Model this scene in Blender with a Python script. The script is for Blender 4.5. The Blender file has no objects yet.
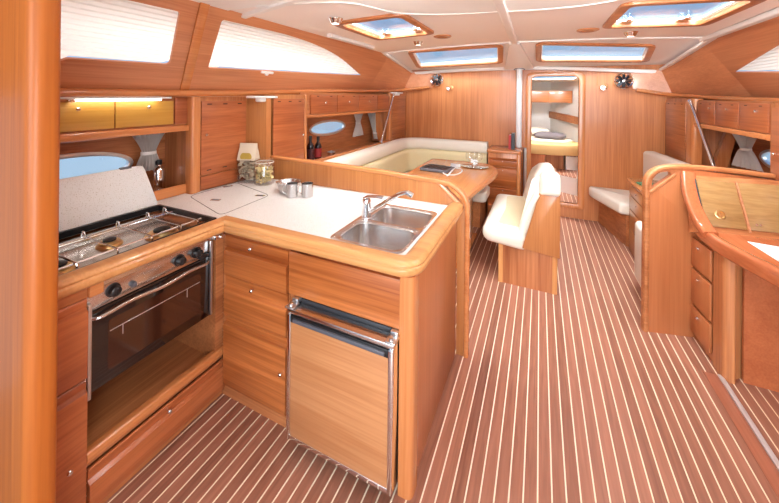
import bpy, bmesh, math, random
from mathutils import Vector, Matrix
random.seed(7)
SC = bpy.context.scene
COL = SC.collection
PI = math.pi

# ------------------------------------------------------------ camera, sky, light
cam_d = bpy.data.cameras.new('camera'); cam = bpy.data.objects.new('camera', cam_d); COL.objects.link(cam)
cam_d.sensor_width = 36.0; cam_d.lens = 330.0 / 779 * 36.0
cam_d.shift_x = 0.0; cam_d.shift_y = -(251.5 - 95.5) / 779
cam_d.clip_start = 0.02
YAW = math.atan2(150.5, 330.0)
cam.matrix_world = Matrix.Translation((0, 0, 1.6)) @ (Matrix.Rotation(YAW, 4, 'Z') @ Matrix.Rotation(PI / 2, 4, 'X') @ Matrix.Rotation(math.radians(.6), 4, 'Z'))
SC.camera = cam
SC.view_settings.view_transform = 'Standard'; SC.view_settings.look = 'None'
SC.view_settings.exposure = -0.06; SC.view_settings.gamma = 1.0; SC.view_settings.use_curve_mapping = False

world = bpy.data.worlds.new('sky'); SC.world = world; world.use_nodes = True
wn = world.node_tree; wn.nodes.clear()
w_out = wn.nodes.new('ShaderNodeOutputWorld'); w_bg = wn.nodes.new('ShaderNodeBackground')
w_tc = wn.nodes.new('ShaderNodeTexCoord'); w_sep = wn.nodes.new('ShaderNodeSeparateXYZ'); w_rmp = wn.nodes.new('ShaderNodeValToRGB')
w_map = wn.nodes.new('ShaderNodeMath'); w_map.operation = 'MULTIPLY_ADD'; w_map.inputs[1].default_value = .5; w_map.inputs[2].default_value = .5
wn.links.new(w_tc.outputs['Generated'], w_sep.inputs[0]); wn.links.new(w_sep.outputs['Z'], w_map.inputs[0])
wn.links.new(w_map.outputs[0], w_rmp.inputs[0]); wn.links.new(w_rmp.outputs[0], w_bg.inputs['Color']); wn.links.new(w_bg.outputs[0], w_out.inputs[0])
cr = w_rmp.color_ramp
cr.elements[0].position = .35; cr.elements[0].color = (.54, .69, .84, 1)
cr.elements[1].position = .75; cr.elements[1].color = (.22, .42, .78, 1)
e = cr.elements.new(.51); e.color = (.44, .65, .88, 1)
w_bg.inputs['Strength'].default_value = 1.0

def area(name, loc, target, size, power, col=(1, 1, 1), sy=None):
    l = bpy.data.lights.new(name, 'AREA'); l.energy = power; l.color = col; l.size = size
    if sy: l.shape = 'RECTANGLE'; l.size_y = sy
    o = bpy.data.objects.new(name, l); COL.objects.link(o); o.location = loc
    d = Vector(target) - Vector(loc); o.rotation_euler = d.to_track_quat('-Z', 'Y').to_euler()
    return o
area('companionway_daylight', (.3, -5.5, 1.5), (-.3, 3.0, 1.3), 4.0, 300, (.87, .95, 1), 2.8)
area('hatch_daylight_port', (-1.2, 2.2, 3.1), (-1.2, 2.9, .5), 1.0, 210, (.88, .95, 1))
area('hatch_daylight_starboard', (.8, 2.4, 3.1), (.7, 3.2, .5), 1.0, 210, (.88, .95, 1))
area('hatch_sky_port', (-1.2, .4, 3.0), (-1.2, 4.6, 1.3), 1.4, 320, (.88, .95, 1))
area('hatch_sky_starboard', (.8, .7, 3.0), (.7, 4.8, 1.3), 1.4, 300, (.88, .95, 1))
area('window_daylight_port', (-3.3, 1.0, 2.8), (-1.9, 1.0, 1.8), 1.6, 46, (1, .98, .95))
area('window_daylight_port_forward', (-3.3, 2.7, 2.8), (-1.9, 2.5, 1.9), 1.6, 46, (1, .98, .95))
area('window_daylight_starboard', (2.9, 3.0, 2.8), (1.5, 3.0, 1.9), 1.6, 46, (1, .98, .95))
area('forward_cabin_daylight', (.1, 5.9, 2.5), (.1, 6.4, .5), .8, 90, (1, .97, .93))
def glow(name, loc, power, r, col):
    l = bpy.data.lights.new(name, 'POINT'); l.energy = power; l.color = col; l.shadow_soft_size = r
    o = bpy.data.objects.new(name, l); COL.objects.link(o); o.location = loc
glow('camera_fill', (.1, -.45, .9), 66, .35, (.87, .95, 1))  # two added fill points behind the camera, no lamp stands there
glow('camera_fill', (.3, -.35, 1.45), 56, .3, (.87, .95, 1))
area('galley_fill', (-.75, 1.42, 2.13), (-1.2, 3.0, 0), .25, 10, (.92, .97, 1))  # added fill out of view under the ceiling, not a fixture
area('aisle_fill', (.35, 1.6, 2.14), (.4, 4.0, 0), .25, 34, (.92, .97, 1))  # second added fill, brightens the saloon without any fitting

# ------------------------------------------------------------ materials
def lin(r, g, b):
    f = lambda v: (v / 255 / 12.92) if v / 255 <= .04045 else ((v / 255 + .055) / 1.055) ** 2.4
    return (f(r), f(g), f(b), 1)
def newmat(name):
    m = bpy.data.materials.new(name); m.use_nodes = True; nt = m.node_tree
    return m, nt, nt.nodes['Principled BSDF']
def plain(name, col, rough=.5, metal=0, coat=0, emit=None, spec=.5):
    m, nt, b = newmat(name)
    b.inputs['Base Color'].default_value = col; b.inputs['Roughness'].default_value = rough; b.inputs['Metallic'].default_value = metal
    b.inputs['Coat Weight'].default_value = coat; b.inputs['Coat Roughness'].default_value = .08; b.inputs['Specular IOR Level'].default_value = spec
    if emit: b.inputs['Emission Color'].default_value = emit[0]; b.inputs['Emission Strength'].default_value = emit[1]
    return m
def wood(name, dark, light, axis='z', rough=.34, coat=.22, scale=1.0, contrast=1.0):
    m, nt, b = newmat(name); N = nt.nodes; L = nt.links
    tc = N.new('ShaderNodeTexCoord')
    def noise(al, ac, det, dist=0.):
        mp = N.new('ShaderNodeMapping'); s = [ac * scale] * 3; s['xyz'.index(axis)] = al * scale; mp.inputs['Scale'].default_value = s
        L.new(tc.outputs['Object'], mp.inputs[0]); n = N.new('ShaderNodeTexNoise'); n.inputs['Detail'].default_value = det
        n.inputs['Scale'].default_value = 1; n.inputs['Distortion'].default_value = dist; L.new(mp.outputs[0], n.inputs['Vector']); return n
    n1 = noise(.7, 16, 4, .6); n2 = noise(2.2, 95, 2); n3 = noise(.35, 3.2, 1)
    a = N.new('ShaderNodeMix'); a.data_type = 'FLOAT'; a.inputs[0].default_value = .45; L.new(n1.outputs['Fac'], a.inputs[2]); L.new(n2.outputs['Fac'], a.inputs[3])
    a2 = N.new('ShaderNodeMix'); a2.data_type = 'FLOAT'; a2.inputs[0].default_value = .3; L.new(a.outputs[0], a2.inputs[2]); L.new(n3.outputs['Fac'], a2.inputs[3])
    r = N.new('ShaderNodeValToRGB'); L.new(a2.outputs[0], r.inputs[0])
    r.color_ramp.elements[0].position = .5 - .15 / contrast; r.color_ramp.elements[0].color = dark
    r.color_ramp.elements[1].position = .5 + .15 / contrast; r.color_ramp.elements[1].color = light
    L.new(r.outputs[0], b.inputs['Base Color'])
    b.inputs['Roughness'].default_value = rough; b.inputs['Coat Weight'].default_value = coat; b.inputs['Coat Roughness'].default_value = .1; b.inputs['Specular IOR Level'].default_value = .38
    return m
WD, WL = lin(150, 82, 44), lin(206, 134, 84)
M = {}
for ax in 'xyz':
    M['wood_' + ax] = wood('varnished_mahogany_' + ax, WD, WL, ax)
    M['trim_' + ax] = wood('solid_trim_wood_' + ax, lin(188, 110, 60), lin(216, 142, 86), ax, .26, .45)
    M['pale_' + ax] = wood('honey_wood_' + ax, lin(196, 128, 72), lin(224, 164, 104), ax, .28, .4)
M['front_x'] = wood('drawer_front_wood_x', lin(142, 70, 30), lin(200, 116, 60), 'x', .34, .22, 1.0, 1.2)
M['front_y'] = wood('drawer_front_wood_y', lin(152, 78, 42), lin(194, 112, 66), 'y', .34, .22, 1.0, 1.2)
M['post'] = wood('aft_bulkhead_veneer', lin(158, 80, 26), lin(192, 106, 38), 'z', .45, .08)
M['bulk'] = wood('bulkhead_veneer', lin(176, 102, 56), lin(214, 138, 84), 'z', .34, .2, .8, 1.15)
M['side_y'] = wood('side_panel_veneer', lin(186, 114, 74), lin(216, 146, 102), 'y', .34, .22)  # lightened to make up for the weak light on the upper panels
M['nav'] = wood('dark_red_varnish', lin(168, 88, 52), lin(196, 112, 70), 'y', .16, .6)
M['yellow_y'] = wood('pale_locker_veneer_y', lin(192, 138, 52), lin(218, 168, 82), 'y')
M['olive_x'] = wood('console_veneer', lin(136, 96, 54), lin(172, 130, 82), 'x', .25, .5)
M['fridge'] = wood('fridge_door_veneer', lin(172, 106, 62), lin(204, 142, 94), 'x', .34, .22)
M['table'] = wood('table_veneer', lin(196, 122, 66), lin(222, 152, 92), 'y', .16, .6)
M['divider'] = wood('divider_veneer', lin(168, 102, 54), lin(200, 132, 78), 'z', .34, .22)
M['steel'] = plain('brushed_steel', (.72, .71, .7, 1), .24, 1)
M['chrome'] = plain('chrome', (.85, .85, .85, 1), .08, 1)
M['alu'] = plain('satin_aluminium', (.7, .7, .7, 1), .38, 1)
M['black'] = plain('black_plastic', (.012, .011, .012, 1), .35)
M['blackgloss'] = plain('black_oven_glass', (.012, .006, .005, 1), .06, 0, .6)
M['darktray'] = plain('dark_hob_enamel', (.02, .015, .014, 1), .25)
M['charcoal'] = plain('charcoal_plastic', (.10, .10, .115, 1), .35)
M['slot'] = plain('vent_shadow_gap', (.03, .012, .006, 1), .7)
M['cream'] = plain('cream_cushion', lin(238, 226, 208), .8)
M['yellowfab'] = plain('pale_yellow_cushion', lin(236, 218, 172), .8)
M['beigefab'] = plain('beige_seat_panel', lin(226, 206, 168), .8)
M['mustard'] = plain('mustard_mattress', lin(214, 178, 118), .8)
M['headliner'] = plain('cream_headliner', lin(250, 236, 226), .75)
M['headlight'] = plain('light_headliner', lin(248, 243, 236), .75)
M['whitegel'] = plain('white_moulding', lin(240, 232, 224), .4)
M['white'] = plain('white_plastic', lin(240, 238, 234), .35)
M['paint'] = plain('white_painted_pole', lin(240, 238, 236), .3)
M['paper'] = plain('white_paper', lin(244, 243, 240), .7)
M['curtain'] = plain('white_curtain_cloth', lin(240, 232, 226), .85)
M['greycloth'] = plain('grey_pillow_cloth', lin(112, 104, 108), .85)
M['wine'] = plain('dark_wine_glass_bottle', (.012, .006, .008, 1), .1, 0, .5)
M['winelabel'] = plain('wine_label', lin(150, 40, 40), .6)
M['red'] = plain('red_cover', lin(176, 40, 38), .5)
M['green'] = plain('green_cover', lin(40, 130, 100), .5)
M['pasta'] = plain('yellow_pasta', lin(254, 234, 172), .8)
M['palepasta'] = plain('grey_beige_pasta', lin(226, 208, 178), .8)
M['brass'] = plain('brass', (.8, .55, .25, 1), .3, 1)
M['cord'] = plain('white_cord', lin(240, 232, 222), .6)
M['lampglow'] = plain('lamp_diffuser', (1, 1, 1, 1), .4, emit=((1, .93, .82, 1), 2.5))
M['tubeglow'] = plain('tube_diffuser', (1, 1, 1, 1), .4, emit=((1, .97, .88, 1), 6))
M['reveal'] = wood('pale_window_reveal', lin(206, 170, 142), lin(224, 192, 166), 'x', .4, .1)
M['partition'] = wood('partition_veneer', lin(172, 100, 58), lin(196, 122, 76), 'z', .3, .25, .8)
M['sill'] = plain('pale_metal_sill', (.78, .77, .76, 1), .45, .6)
M['sealant'] = plain('dark_rubber_gasket', (.03, .03, .035, 1), .5)

def worktop_mat():
    m, nt, b = newmat('speckled_white_worktop'); N, L = nt.nodes, nt.links
    tc = N.new('ShaderNodeTexCoord'); n = N.new('ShaderNodeTexNoise'); n.inputs['Scale'].default_value = 210; n.inputs['Detail'].default_value = 2
    L.new(tc.outputs['Object'], n.inputs['Vector']); r = N.new('ShaderNodeValToRGB'); L.new(n.outputs['Fac'], r.inputs[0])
    r.color_ramp.elements[0].position = .28; r.color_ramp.elements[0].color = lin(196, 188, 174)
    r.color_ramp.elements[1].position = .43; r.color_ramp.elements[1].color = lin(238, 237, 234)
    L.new(r.outputs[0], b.inputs['Base Color']); b.inputs['Roughness'].default_value = .3
    return m
M['worktop'] = worktop_mat()
def floor_mat():
    m, nt, b = newmat('teak_and_holly_sole'); N, L = nt.nodes, nt.links
    tc = N.new('ShaderNodeTexCoord'); sp = N.new('ShaderNodeSeparateXYZ'); L.new(tc.outputs['Object'], sp.inputs[0])
    def mth(op, a, bv):
        q = N.new('ShaderNodeMath'); q.operation = op
        for i, v in enumerate((a, bv)):
            if v is None: continue
            if isinstance(v, (int, float)): q.inputs[i].default_value = v
            else: L.new(v, q.inputs[i])
        return q.outputs[0]
    u = mth('DIVIDE', mth('ADD', sp.outputs['X'], 10 * .0525 - .0035), .0525)
    fr = mth('FRACT', u, None); seam = mth('LESS_THAN', fr, .115); idx = mth('FLOOR', u, None)
    wnz = N.new('ShaderNodeTexWhiteNoise'); wnz.noise_dimensions = '1D'; L.new(idx, wnz.inputs['W'])
    cx = N.new('ShaderNodeCombineXYZ'); L.new(mth('MULTIPLY', sp.outputs['X'], 60), cx.inputs[0])
    L.new(mth('ADD', mth('MULTIPLY', sp.outputs['Y'], 3.2), mth('MULTIPLY', wnz.outputs['Value'], 40)), cx.inputs[1])
    n = N.new('ShaderNodeTexNoise'); n.inputs['Scale'].default_value = 1; n.inputs['Detail'].default_value = 4; n.inputs['Distortion'].default_value = .5; L.new(cx.outputs[0], n.inputs['Vector'])
    f = mth('ADD', mth('MULTIPLY', n.outputs['Fac'], .7), mth('MULTIPLY', wnz.outputs['Value'], .3))
    r = N.new('ShaderNodeValToRGB'); L.new(f, r.inputs[0])
    r.color_ramp.elements[0].position = .25; r.color_ramp.elements[0].color = lin(134, 84, 64)
    r.color_ramp.elements[1].position = .75; r.color_ramp.elements[1].color = lin(178, 117, 92)
    mx = N.new('ShaderNodeMix'); mx.data_type = 'RGBA'; L.new(seam, mx.inputs[0]); L.new(r.outputs[0], mx.inputs[6]); mx.inputs[7].default_value = lin(244, 222, 192)
    L.new(mx.outputs[2], b.inputs['Base Color']); b.inputs['Roughness'].default_value = .38; b.inputs['Coat Weight'].default_value = .15; b.inputs['Coat Roughness'].default_value = .2
    return m
M['floor'] = floor_mat(); M['solewood'] = wood('plain_teak_border', lin(150, 86, 62), lin(184, 114, 86), 'y', .38, .15)
def glass_mat(name, tint=(1, 1, 1, 1), gl=.12, rough=.02):
    m = bpy.data.materials.new(name); m.use_nodes = True; nt = m.node_tree; nt.nodes.clear(); N, L = nt.nodes, nt.links
    o = N.new('ShaderNodeOutputMaterial'); t = N.new('ShaderNodeBsdfTransparent'); t.inputs[0].default_value = tint
    g = N.new('ShaderNodeBsdfGlossy'); g.inputs['Roughness'].default_value = rough; x = N.new('ShaderNodeMixShader')
    lw = N.new('ShaderNodeLayerWeight'); lw.inputs[0].default_value = .25; mu = N.new('ShaderNodeMath'); mu.operation = 'MULTIPLY_ADD'; mu.inputs[1].default_value = .16; mu.inputs[2].default_value = gl * .4
    L.new(lw.outputs['Fresnel'], mu.inputs[0]); L.new(mu.outputs[0], x.inputs[0]); L.new(t.outputs[0], x.inputs[1]); L.new(g.outputs[0], x.inputs[2]); L.new(x.outputs[0], o.inputs[0])
    return m
M['glass'] = glass_mat('clear_glass', gl=.3); M['pane'] = glass_mat('window_glass', (.95, .98, 1, 1), .05)
def blind_mat():
    m = bpy.data.materials.new('pleated_blind_cloth'); m.use_nodes = True; nt = m.node_tree; nt.nodes.clear(); N, L = nt.nodes, nt.links
    o = N.new('ShaderNodeOutputMaterial'); d = N.new('ShaderNodeBsdfDiffuse'); d.inputs[0].default_value = lin(246, 238, 228)
    t = N.new('ShaderNodeBsdfTranslucent'); t.inputs[0].default_value = lin(250, 240, 228); x = N.new('ShaderNodeMixShader'); x.inputs[0].default_value = .5
    L.new(d.outputs[0], x.inputs[1]); L.new(t.outputs[0], x.inputs[2]); L.new(x.outputs[0], o.inputs[0]); return m
M['blind'] = blind_mat()

# ------------------------------------------------------------ mesh helpers
def BM(): return bmesh.new()
def merge(bm, tmp, mtx=None):
    if mtx is not None: bmesh.ops.transform(tmp, matrix=mtx, verts=tmp.verts)
    me = bpy.data.meshes.new('scratch'); tmp.to_mesh(me); tmp.free(); bm.from_mesh(me); bpy.data.meshes.remove(me); return bm
def box(bm, x0, x1, y0, y1, z0, z1, bev=0, seg=2, mtx=None):
    t = BM(); bmesh.ops.create_cube(t, size=1)
    for v in t.verts: v.co = Vector(((x0 + x1) / 2 + v.co.x * (x1 - x0), (y0 + y1) / 2 + v.co.y * (y1 - y0), (z0 + z1) / 2 + v.co.z * (z1 - z0)))
    if bev: bmesh.ops.bevel(t, geom=list(t.edges), offset=bev, segments=seg, profile=.5, affect='EDGES', clamp_overlap=True)
    return merge(bm, t, mtx)
def rpoly(pts, r, n=5):
    out = []; k = len(pts); rs = r if isinstance(r, (list, tuple)) else [r] * k
    for i in range(k):
        p, a, b = Vector(pts[i]), Vector(pts[i - 1]), Vector(pts[(i + 1) % k]); rr = rs[i]
        if rr <= 0: out.append(tuple(p)); continue
        da, db = (a - p), (b - p); rr = min(rr, da.length * .48, db.length * .48); s, e_ = p + da.normalized() * rr, p + db.normalized() * rr
        for j in range(n + 1):
            q = j / n; out.append(tuple(s * (1 - q) ** 2 + p * 2 * q * (1 - q) + e_ * q * q))
    return out
AX = {'z': Matrix.Identity(4), 'y': Matrix(((1, 0, 0, 0), (0, 0, 1, 0), (0, 1, 0, 0), (0, 0, 0, 1))), 'x': Matrix(((0, 0, 1, 0), (1, 0, 0, 0), (0, 1, 0, 0), (0, 0, 0, 1)))}
def plate(bm, outer, holes=(), t0=0, t1=.02, axis='z', mtx=None, bev=0):
    """polygon with holes in 2D, extruded from t0 to t1 along the axis ('x': (y,z), 'y': (x,z), 'z': (x,y))"""
    t = BM(); es = []
    for lp in [outer] + list(holes):
        vs = [t.verts.new((p[0], p[1], t0)) for p in lp]
        es += [t.edges.new((vs[i], vs[(i + 1) % len(vs)])) for i in range(len(vs))]
    if holes: bmesh.ops.triangle_fill(t, edges=es, use_beauty=True)
    else: t.faces.new(list(t.verts))
    if abs(t1 - t0) > 1e-6:
        g = bmesh.ops.extrude_face_region(t, geom=list(t.faces))
        bmesh.ops.translate(t, vec=(0, 0, t1 - t0), verts=[v for v in g['geom'] if isinstance(v, bmesh.types.BMVert)])
    bmesh.ops.recalc_face_normals(t, faces=list(t.faces))
    if bev:
        ed = [q for q in t.edges if len(q.link_faces) == 2 and q.calc_face_angle(0) > .6 and abs(q.verts[0].co.z - q.verts[1].co.z) < 1e-5]
        bmesh.ops.bevel(t, geom=ed, offset=bev, segments=2, profile=.5, affect='EDGES')
    m = AX[axis] if mtx is None else mtx @ AX[axis]
    merge(bm, t, m); bmesh.ops.recalc_face_normals(bm, faces=list(bm.faces)); return bm
def frame_mtx(o, u, v):
    u = Vector(u).normalized(); v = Vector(v); v = (v - u * v.dot(u)).normalized(); n = u.cross(v)
    return Matrix.Translation(o) @ Matrix((u, v, n)).transposed().to_4x4()
def sweep(bm, path, prof, up=(0, 0, 1), closed=False):
    path = [Vector(p) for p in path]; k = len(path); up = Vector(up); rings = []; t = BM()
    for i, p in enumerate(path):
        a = path[i - 1] if (closed or i) else None; b = path[(i + 1) % k] if (closed or i < k - 1) else None
        d1 = (p - a).normalized() if a is not None else None; d2 = (b - p).normalized() if b is not None else None
        d1 = d1 if d1 is not None else d2; d2 = d2 if d2 is not None else d1
        T = (d1 + d2).normalized(); S = T.cross(up)
        if S.length < 1e-4: S = T.cross(Vector((1, 0, 0)))
        S.normalize(); U = S.cross(T).normalized(); mit = 1 / max(.45, T.dot(d1))
        turn = d2 - d1; ms = mit if abs(turn.dot(S)) > abs(turn.dot(U)) else 1; mu = mit if ms == 1 else 1
        rings.append([t.verts.new(p + S * q[0] * ms + U * q[1] * mu) for q in prof])
    m = len(prof)
    for i in range(k if closed else k - 1):
        A, B = rings[i], rings[(i + 1) % k]
        for j in range(m): t.faces.new((A[j], A[(j + 1) % m], B[(j + 1) % m], B[j]))
    if not closed: t.faces.new(rings[0][::-1]); t.faces.new(rings[-1])
    bmesh.ops.recalc_face_normals(t, faces=list(t.faces)); return merge(bm, t)
def circ(r, n=10, sx=1, sy=1): return [(r * sx * math.cos(2 * PI * i / n), r * sy * math.sin(2 * PI * i / n)) for i in range(n)]
def rrect(w, h, r, n=3): return rpoly([(-w / 2, -h / 2), (w / 2, -h / 2), (w / 2, h / 2), (-w / 2, h / 2)], r, n)
def smooth_path(pts, n=6):
    P = [Vector(p) for p in pts]; out = []
    for i in range(len(P) - 1):
        p0, p1, p2, p3 = P[max(0, i - 1)], P[i], P[i + 1], P[min(len(P) - 1, i + 2)]
        for j in range(n):
            s = j / n; out.append(.5 * ((2 * p1) + (p2 - p0) * s + (2 * p0 - 5 * p1 + 4 * p2 - p3) * s * s + (3 * p1 - p0 - 3 * p2 + p3) * s ** 3))
    return out + [P[-1]]
def tube(bm, path, r, n=10, closed=False):
    path = [Vector(p) for p in path]; d = path[-1] - path[0]
    up = (0, 0, 1) if abs(d.normalized().z) < .9 else (0, 1, 0)
    if d.length < 1e-6: up = (.13, .2, .97)
    return sweep(bm, path, circ(r, n), up, closed)
def lathe(bm, prof, c=(0, 0, 0), n=28, axis=None, mtx=None):
    t = BM(); R = []
    for r, z in prof: R.append([t.verts.new((max(r, 0) * math.cos(2 * PI * i / n), max(r, 0) * math.sin(2 * PI * i / n), z)) for i in range(n)] if r > 1e-6 else [t.verts.new((0, 0, z))])
    for A, B in zip(R, R[1:]):
        for i in range(n):
            j = (i + 1) % n
            if len(A) == 1 and len(B) == 1: continue
            if len(A) == 1: t.faces.new((A[0], B[i], B[j]))
            elif len(B) == 1: t.faces.new((A[i], A[j], B[0]))
            else: t.faces.new((A[i], A[j], B[j], B[i]))
    bmesh.ops.recalc_face_normals(t, faces=list(t.faces))
    m = Matrix.Translation(c)
    if axis is not None: m = m @ Vector((0, 0, 1)).rotation_difference(Vector(axis)).to_matrix().to_4x4()
    return merge(bm, t, m if mtx is None else mtx)
def ball(bm, c, r, sx=1, sy=1, sz=1, n=14):
    t = BM(); bmesh.ops.create_uvsphere(t, u_segments=n, v_segments=max(6, n // 2), radius=r)
    return merge(bm, t, Matrix.Translation(c) @ Matrix.Diagonal((sx, sy, sz, 1)))
def loft(bm, rings, caps=True):
    t = BM(); R = [[t.verts.new(p) for p in r] for r in rings]; m = len(R[0])
    for A, B in zip(R, R[1:]):
        for j in range(m): t.faces.new((A[j], A[(j + 1) % m], B[(j + 1) % m], B[j]))
    if caps: t.faces.new(R[0][::-1]); t.faces.new(R[-1])
    bmesh.ops.recalc_face_normals(t, faces=list(t.faces)); return merge(bm, t)
def quad(bm, pts): bm.faces.new([bm.verts.new(p) for p in pts]); return bm

# ------------------------------------------------------------ object helpers
def thing(name, label, cat, loc=(0, 0, 0), group=None, rz=0):
    o = bpy.data.objects.new(name, None); COL.objects.link(o); o.empty_display_size = .05
    o.location = loc; o.rotation_euler = (0, 0, rz); o['label'] = label; o['category'] = cat
    if group: o['group'] = group
    return o
def wm(o):
    m = Matrix.Translation(o.location) @ o.rotation_euler.to_matrix().to_4x4()
    return wm(o.parent) @ m if o.parent else m
def obj(name, bm, mat, parent=None, label=None, sub=0, ang=32):
    """link the bmesh (world coordinates) as ONE mesh object"""
    me = bpy.data.meshes.new(name)
    o = bpy.data.objects.new(name, me); COL.objects.link(o)
    if parent is not None:
        o.parent = parent; bmesh.ops.transform(bm, matrix=wm(parent).inverted(), verts=bm.verts)
    else:
        xs = [v.co for v in bm.verts]
        c = Vector([(min(v[i] for v in xs) + max(v[i] for v in xs)) / 2 for i in range(3)]); c.z = min(v.z for v in xs)
        o.location = c; bmesh.ops.translate(bm, vec=-c, verts=bm.verts)
    bm.to_mesh(me); bm.free(); me.materials.append(M[mat] if isinstance(mat, str) else mat)
    for p in me.polygons: p.use_smooth = True
    me.set_sharp_from_angle(angle=math.radians(ang))
    if sub: md = o.modifiers.new('subdivision', 'SUBSURF'); md.levels = sub; md.render_levels = sub
    if label: o['label'] = label
    return o
def solo(name, bm, mat, label, cat, group=None, **k):
    o = obj(name, bm, mat, None, label, **k); o['category'] = cat
    if group: o['group'] = group
    return o
def struct(name, bm, mat, parent=None, **k):
    me = bpy.data.meshes.new(name); o = bpy.data.objects.new(name, me); COL.objects.link(o)
    if parent: o.parent = parent
    else: o['kind'] = 'structure'
    bm.to_mesh(me); bm.free(); me.materials.append(M[mat]); me.set_sharp_from_angle(angle=math.radians(32))
    for p in me.polygons: p.use_smooth = True
    me.set_sharp_from_angle(angle=math.radians(32))
    return o
def children(o): return [c for c in bpy.data.objects if c.parent == o]
def copy_thing(o, loc, rz=None, label=None):
    r = o.copy(); COL.objects.link(r); r.location = loc
    if rz is not None: r.rotation_euler = (0, 0, rz)
    if label: r['label'] = label
    for ch in children(o):
        c = ch.copy(); COL.objects.link(c); c.parent = r
        for g in children(ch):
            d = g.copy(); COL.objects.link(d); d.parent = c
    return r
def knob(parent, p, n=(0, -1, 0), r=.009, name='knob', mat='chrome'):
    b = BM(); lathe(b, [(r * .55, 0), (r * .55, r * .9), (r, r * 1.1), (r, r * 1.8), (r * .7, r * 2.2), (0, r * 2.3)], p, 14, n); return obj(name, b, mat, parent)
def slots(parent, mtx, w, vs, n=3, sw=.035, sh=.007):
    for v in vs:
        for i in range(n):
            u = w * (i + .5) / n; b = BM(); box(b, u - sw / 2, u + sw / 2, v - sh / 2, v + sh / 2, -.002, .0012, .0005, 1, mtx); obj('vent_slot', b, 'slot', parent)

# ============================================================ SETTING
HP = lambda y: -2.5 + .057 * (y - .7)          # port hull side
HS = lambda y: 1.80 - .057 * (y - 3.5)         # starboard hull side
def ell(c0, c1, a, b, n=36, tilt=0):
    return [(c0 + a * math.cos(t) * math.cos(tilt) - b * math.sin(t) * math.sin(tilt), c1 + a * math.cos(t) * math.sin(tilt) + b * math.sin(t) * math.cos(tilt)) for t in [2 * PI * i / n for i in range(n)]]
b = BM(); box(b, -2.6, 1.95, -.7, 5.0, -.05, 0); struct('floor', b, 'floor')
b = BM(); box(b, .884, .947, -.6, 2.53, 0, .005, .002); struct('trim_1', b, 'solewood')
# main bulkhead with its doorway
door_in = rpoly([(-.105, .19), (.465, .19), (.465, 1.885), (-.105, 1.885)], [.02, .02, .07, .07], 5)
door_out = rpoly([(-.18, .13), (.54, .13), (.54, 1.945), (-.18, 1.945)], [.03, .03, .1, .1], 5)
b = BM(); plate(b, [(-2.3, 0), (1.75, 0), (1.75, 2.03), (-2.3, 2.03)], [door_in], 5.0, 5.035, 'y'); struct('wall_forward', b, 'bulk')
b = BM(); plate(b, door_out, [door_in], 4.978, 5.05, 'y', bev=.006); struct('door_1', b, 'trim_z')
# hull sides with port lights
MP = frame_mtx((HP(0), 0, 0), (.057, 1, 0), (0, 0, 1)); MS = frame_mtx((HS(0), 0, 0), (.057, -1, 0), (0, 0, 1))
PORTS = [(MP, .97, 1.14, .31, .086), (MP, 3.37, 1.20, .33, .078), (MS, -3.66, 1.10, .34, .086)]
b = BM(); plate(b, [(.3, 0), (5.0, 0), (5.0, 1.75), (.3, 1.75)], [ell(*p[1:]) for p in PORTS[:2]], -.01, 0, mtx=MP); struct('wall_port', b, 'wood_y')
b = BM(); plate(b, [(-5.0, 0), (1.0, 0), (1.0, 1.75), (-5.0, 1.75)], [ell(*PORTS[2][1:])], -.01, 0, mtx=MS); struct('wall_starboard', b, 'wood_y')
for i, (m, c0, c1, a, h) in enumerate(PORTS):
    b = BM(); plate(b, ell(c0, c1, a + .018, h + .018), [ell(c0, c1, a - .010, h - .010)], -.03, .008, mtx=m, bev=.004); w = struct('window_%d' % (i + 1), b, 'alu')
    b = BM(); plate(b, ell(c0, c1, a, h), (), -.03, -.026, mtx=m); struct('window_pane', b, 'pane', w)
# aft galley bulkhead in the near left
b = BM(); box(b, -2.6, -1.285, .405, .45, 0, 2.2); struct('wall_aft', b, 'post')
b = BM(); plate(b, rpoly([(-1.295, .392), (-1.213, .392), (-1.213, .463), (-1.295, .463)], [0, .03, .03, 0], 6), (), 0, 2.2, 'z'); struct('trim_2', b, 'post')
# coachroof side panels
def pv(X, Z): return (X + 2.15) * .558 + (Z - 1.63) * .83
MPP = frame_mtx((-2.15, 0, 1.63), (0, 1, 0), (.35, 0, .52)); MSP = frame_mtx((1.72, 0, 1.6), (0, -1, 0), (-.35, 0, .52))
WIN1 = rpoly([(.42, .125), (.76, .13), (.80, .158), (1.275, .172), (1.207, .52), (.42, .51)], [0, .01, .01, .03, .02, 0], 3)
WIN2 = rpoly([(1.527, .173), (2.6, .215), (3.56, .255), (3.3, .33), (2.918, .442), (2.5, .512), (2.1, .542), (1.472, .535)], [.02, .05, .015, .2, .2, .2, .2, .02], 4)
WIN3 = [(-x, y) for x, y in rpoly([(1.9, .17), (2.9, .20), (3.92, .285), (3.46, .381), (3.13, .446), (2.7, .52), (2.3, .535), (1.85, .53)], [.02, .05, .01, .2, .2, .2, .2, .02], 4)]
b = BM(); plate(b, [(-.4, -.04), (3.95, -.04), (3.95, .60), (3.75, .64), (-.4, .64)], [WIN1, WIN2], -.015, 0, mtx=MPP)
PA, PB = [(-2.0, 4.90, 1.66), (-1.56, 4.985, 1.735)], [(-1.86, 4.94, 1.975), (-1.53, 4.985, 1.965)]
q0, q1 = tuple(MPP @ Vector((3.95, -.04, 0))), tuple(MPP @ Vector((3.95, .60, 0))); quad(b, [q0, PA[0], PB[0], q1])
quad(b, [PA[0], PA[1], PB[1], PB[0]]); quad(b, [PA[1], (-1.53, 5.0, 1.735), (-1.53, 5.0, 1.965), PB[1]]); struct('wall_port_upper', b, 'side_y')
b = BM(); plate(b, [(-3.98, -.04), (.8, -.04), (.8, .64), (-3.75, .64), (-3.98, .60)], [WIN3], -.015, 0, mtx=MSP)
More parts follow.
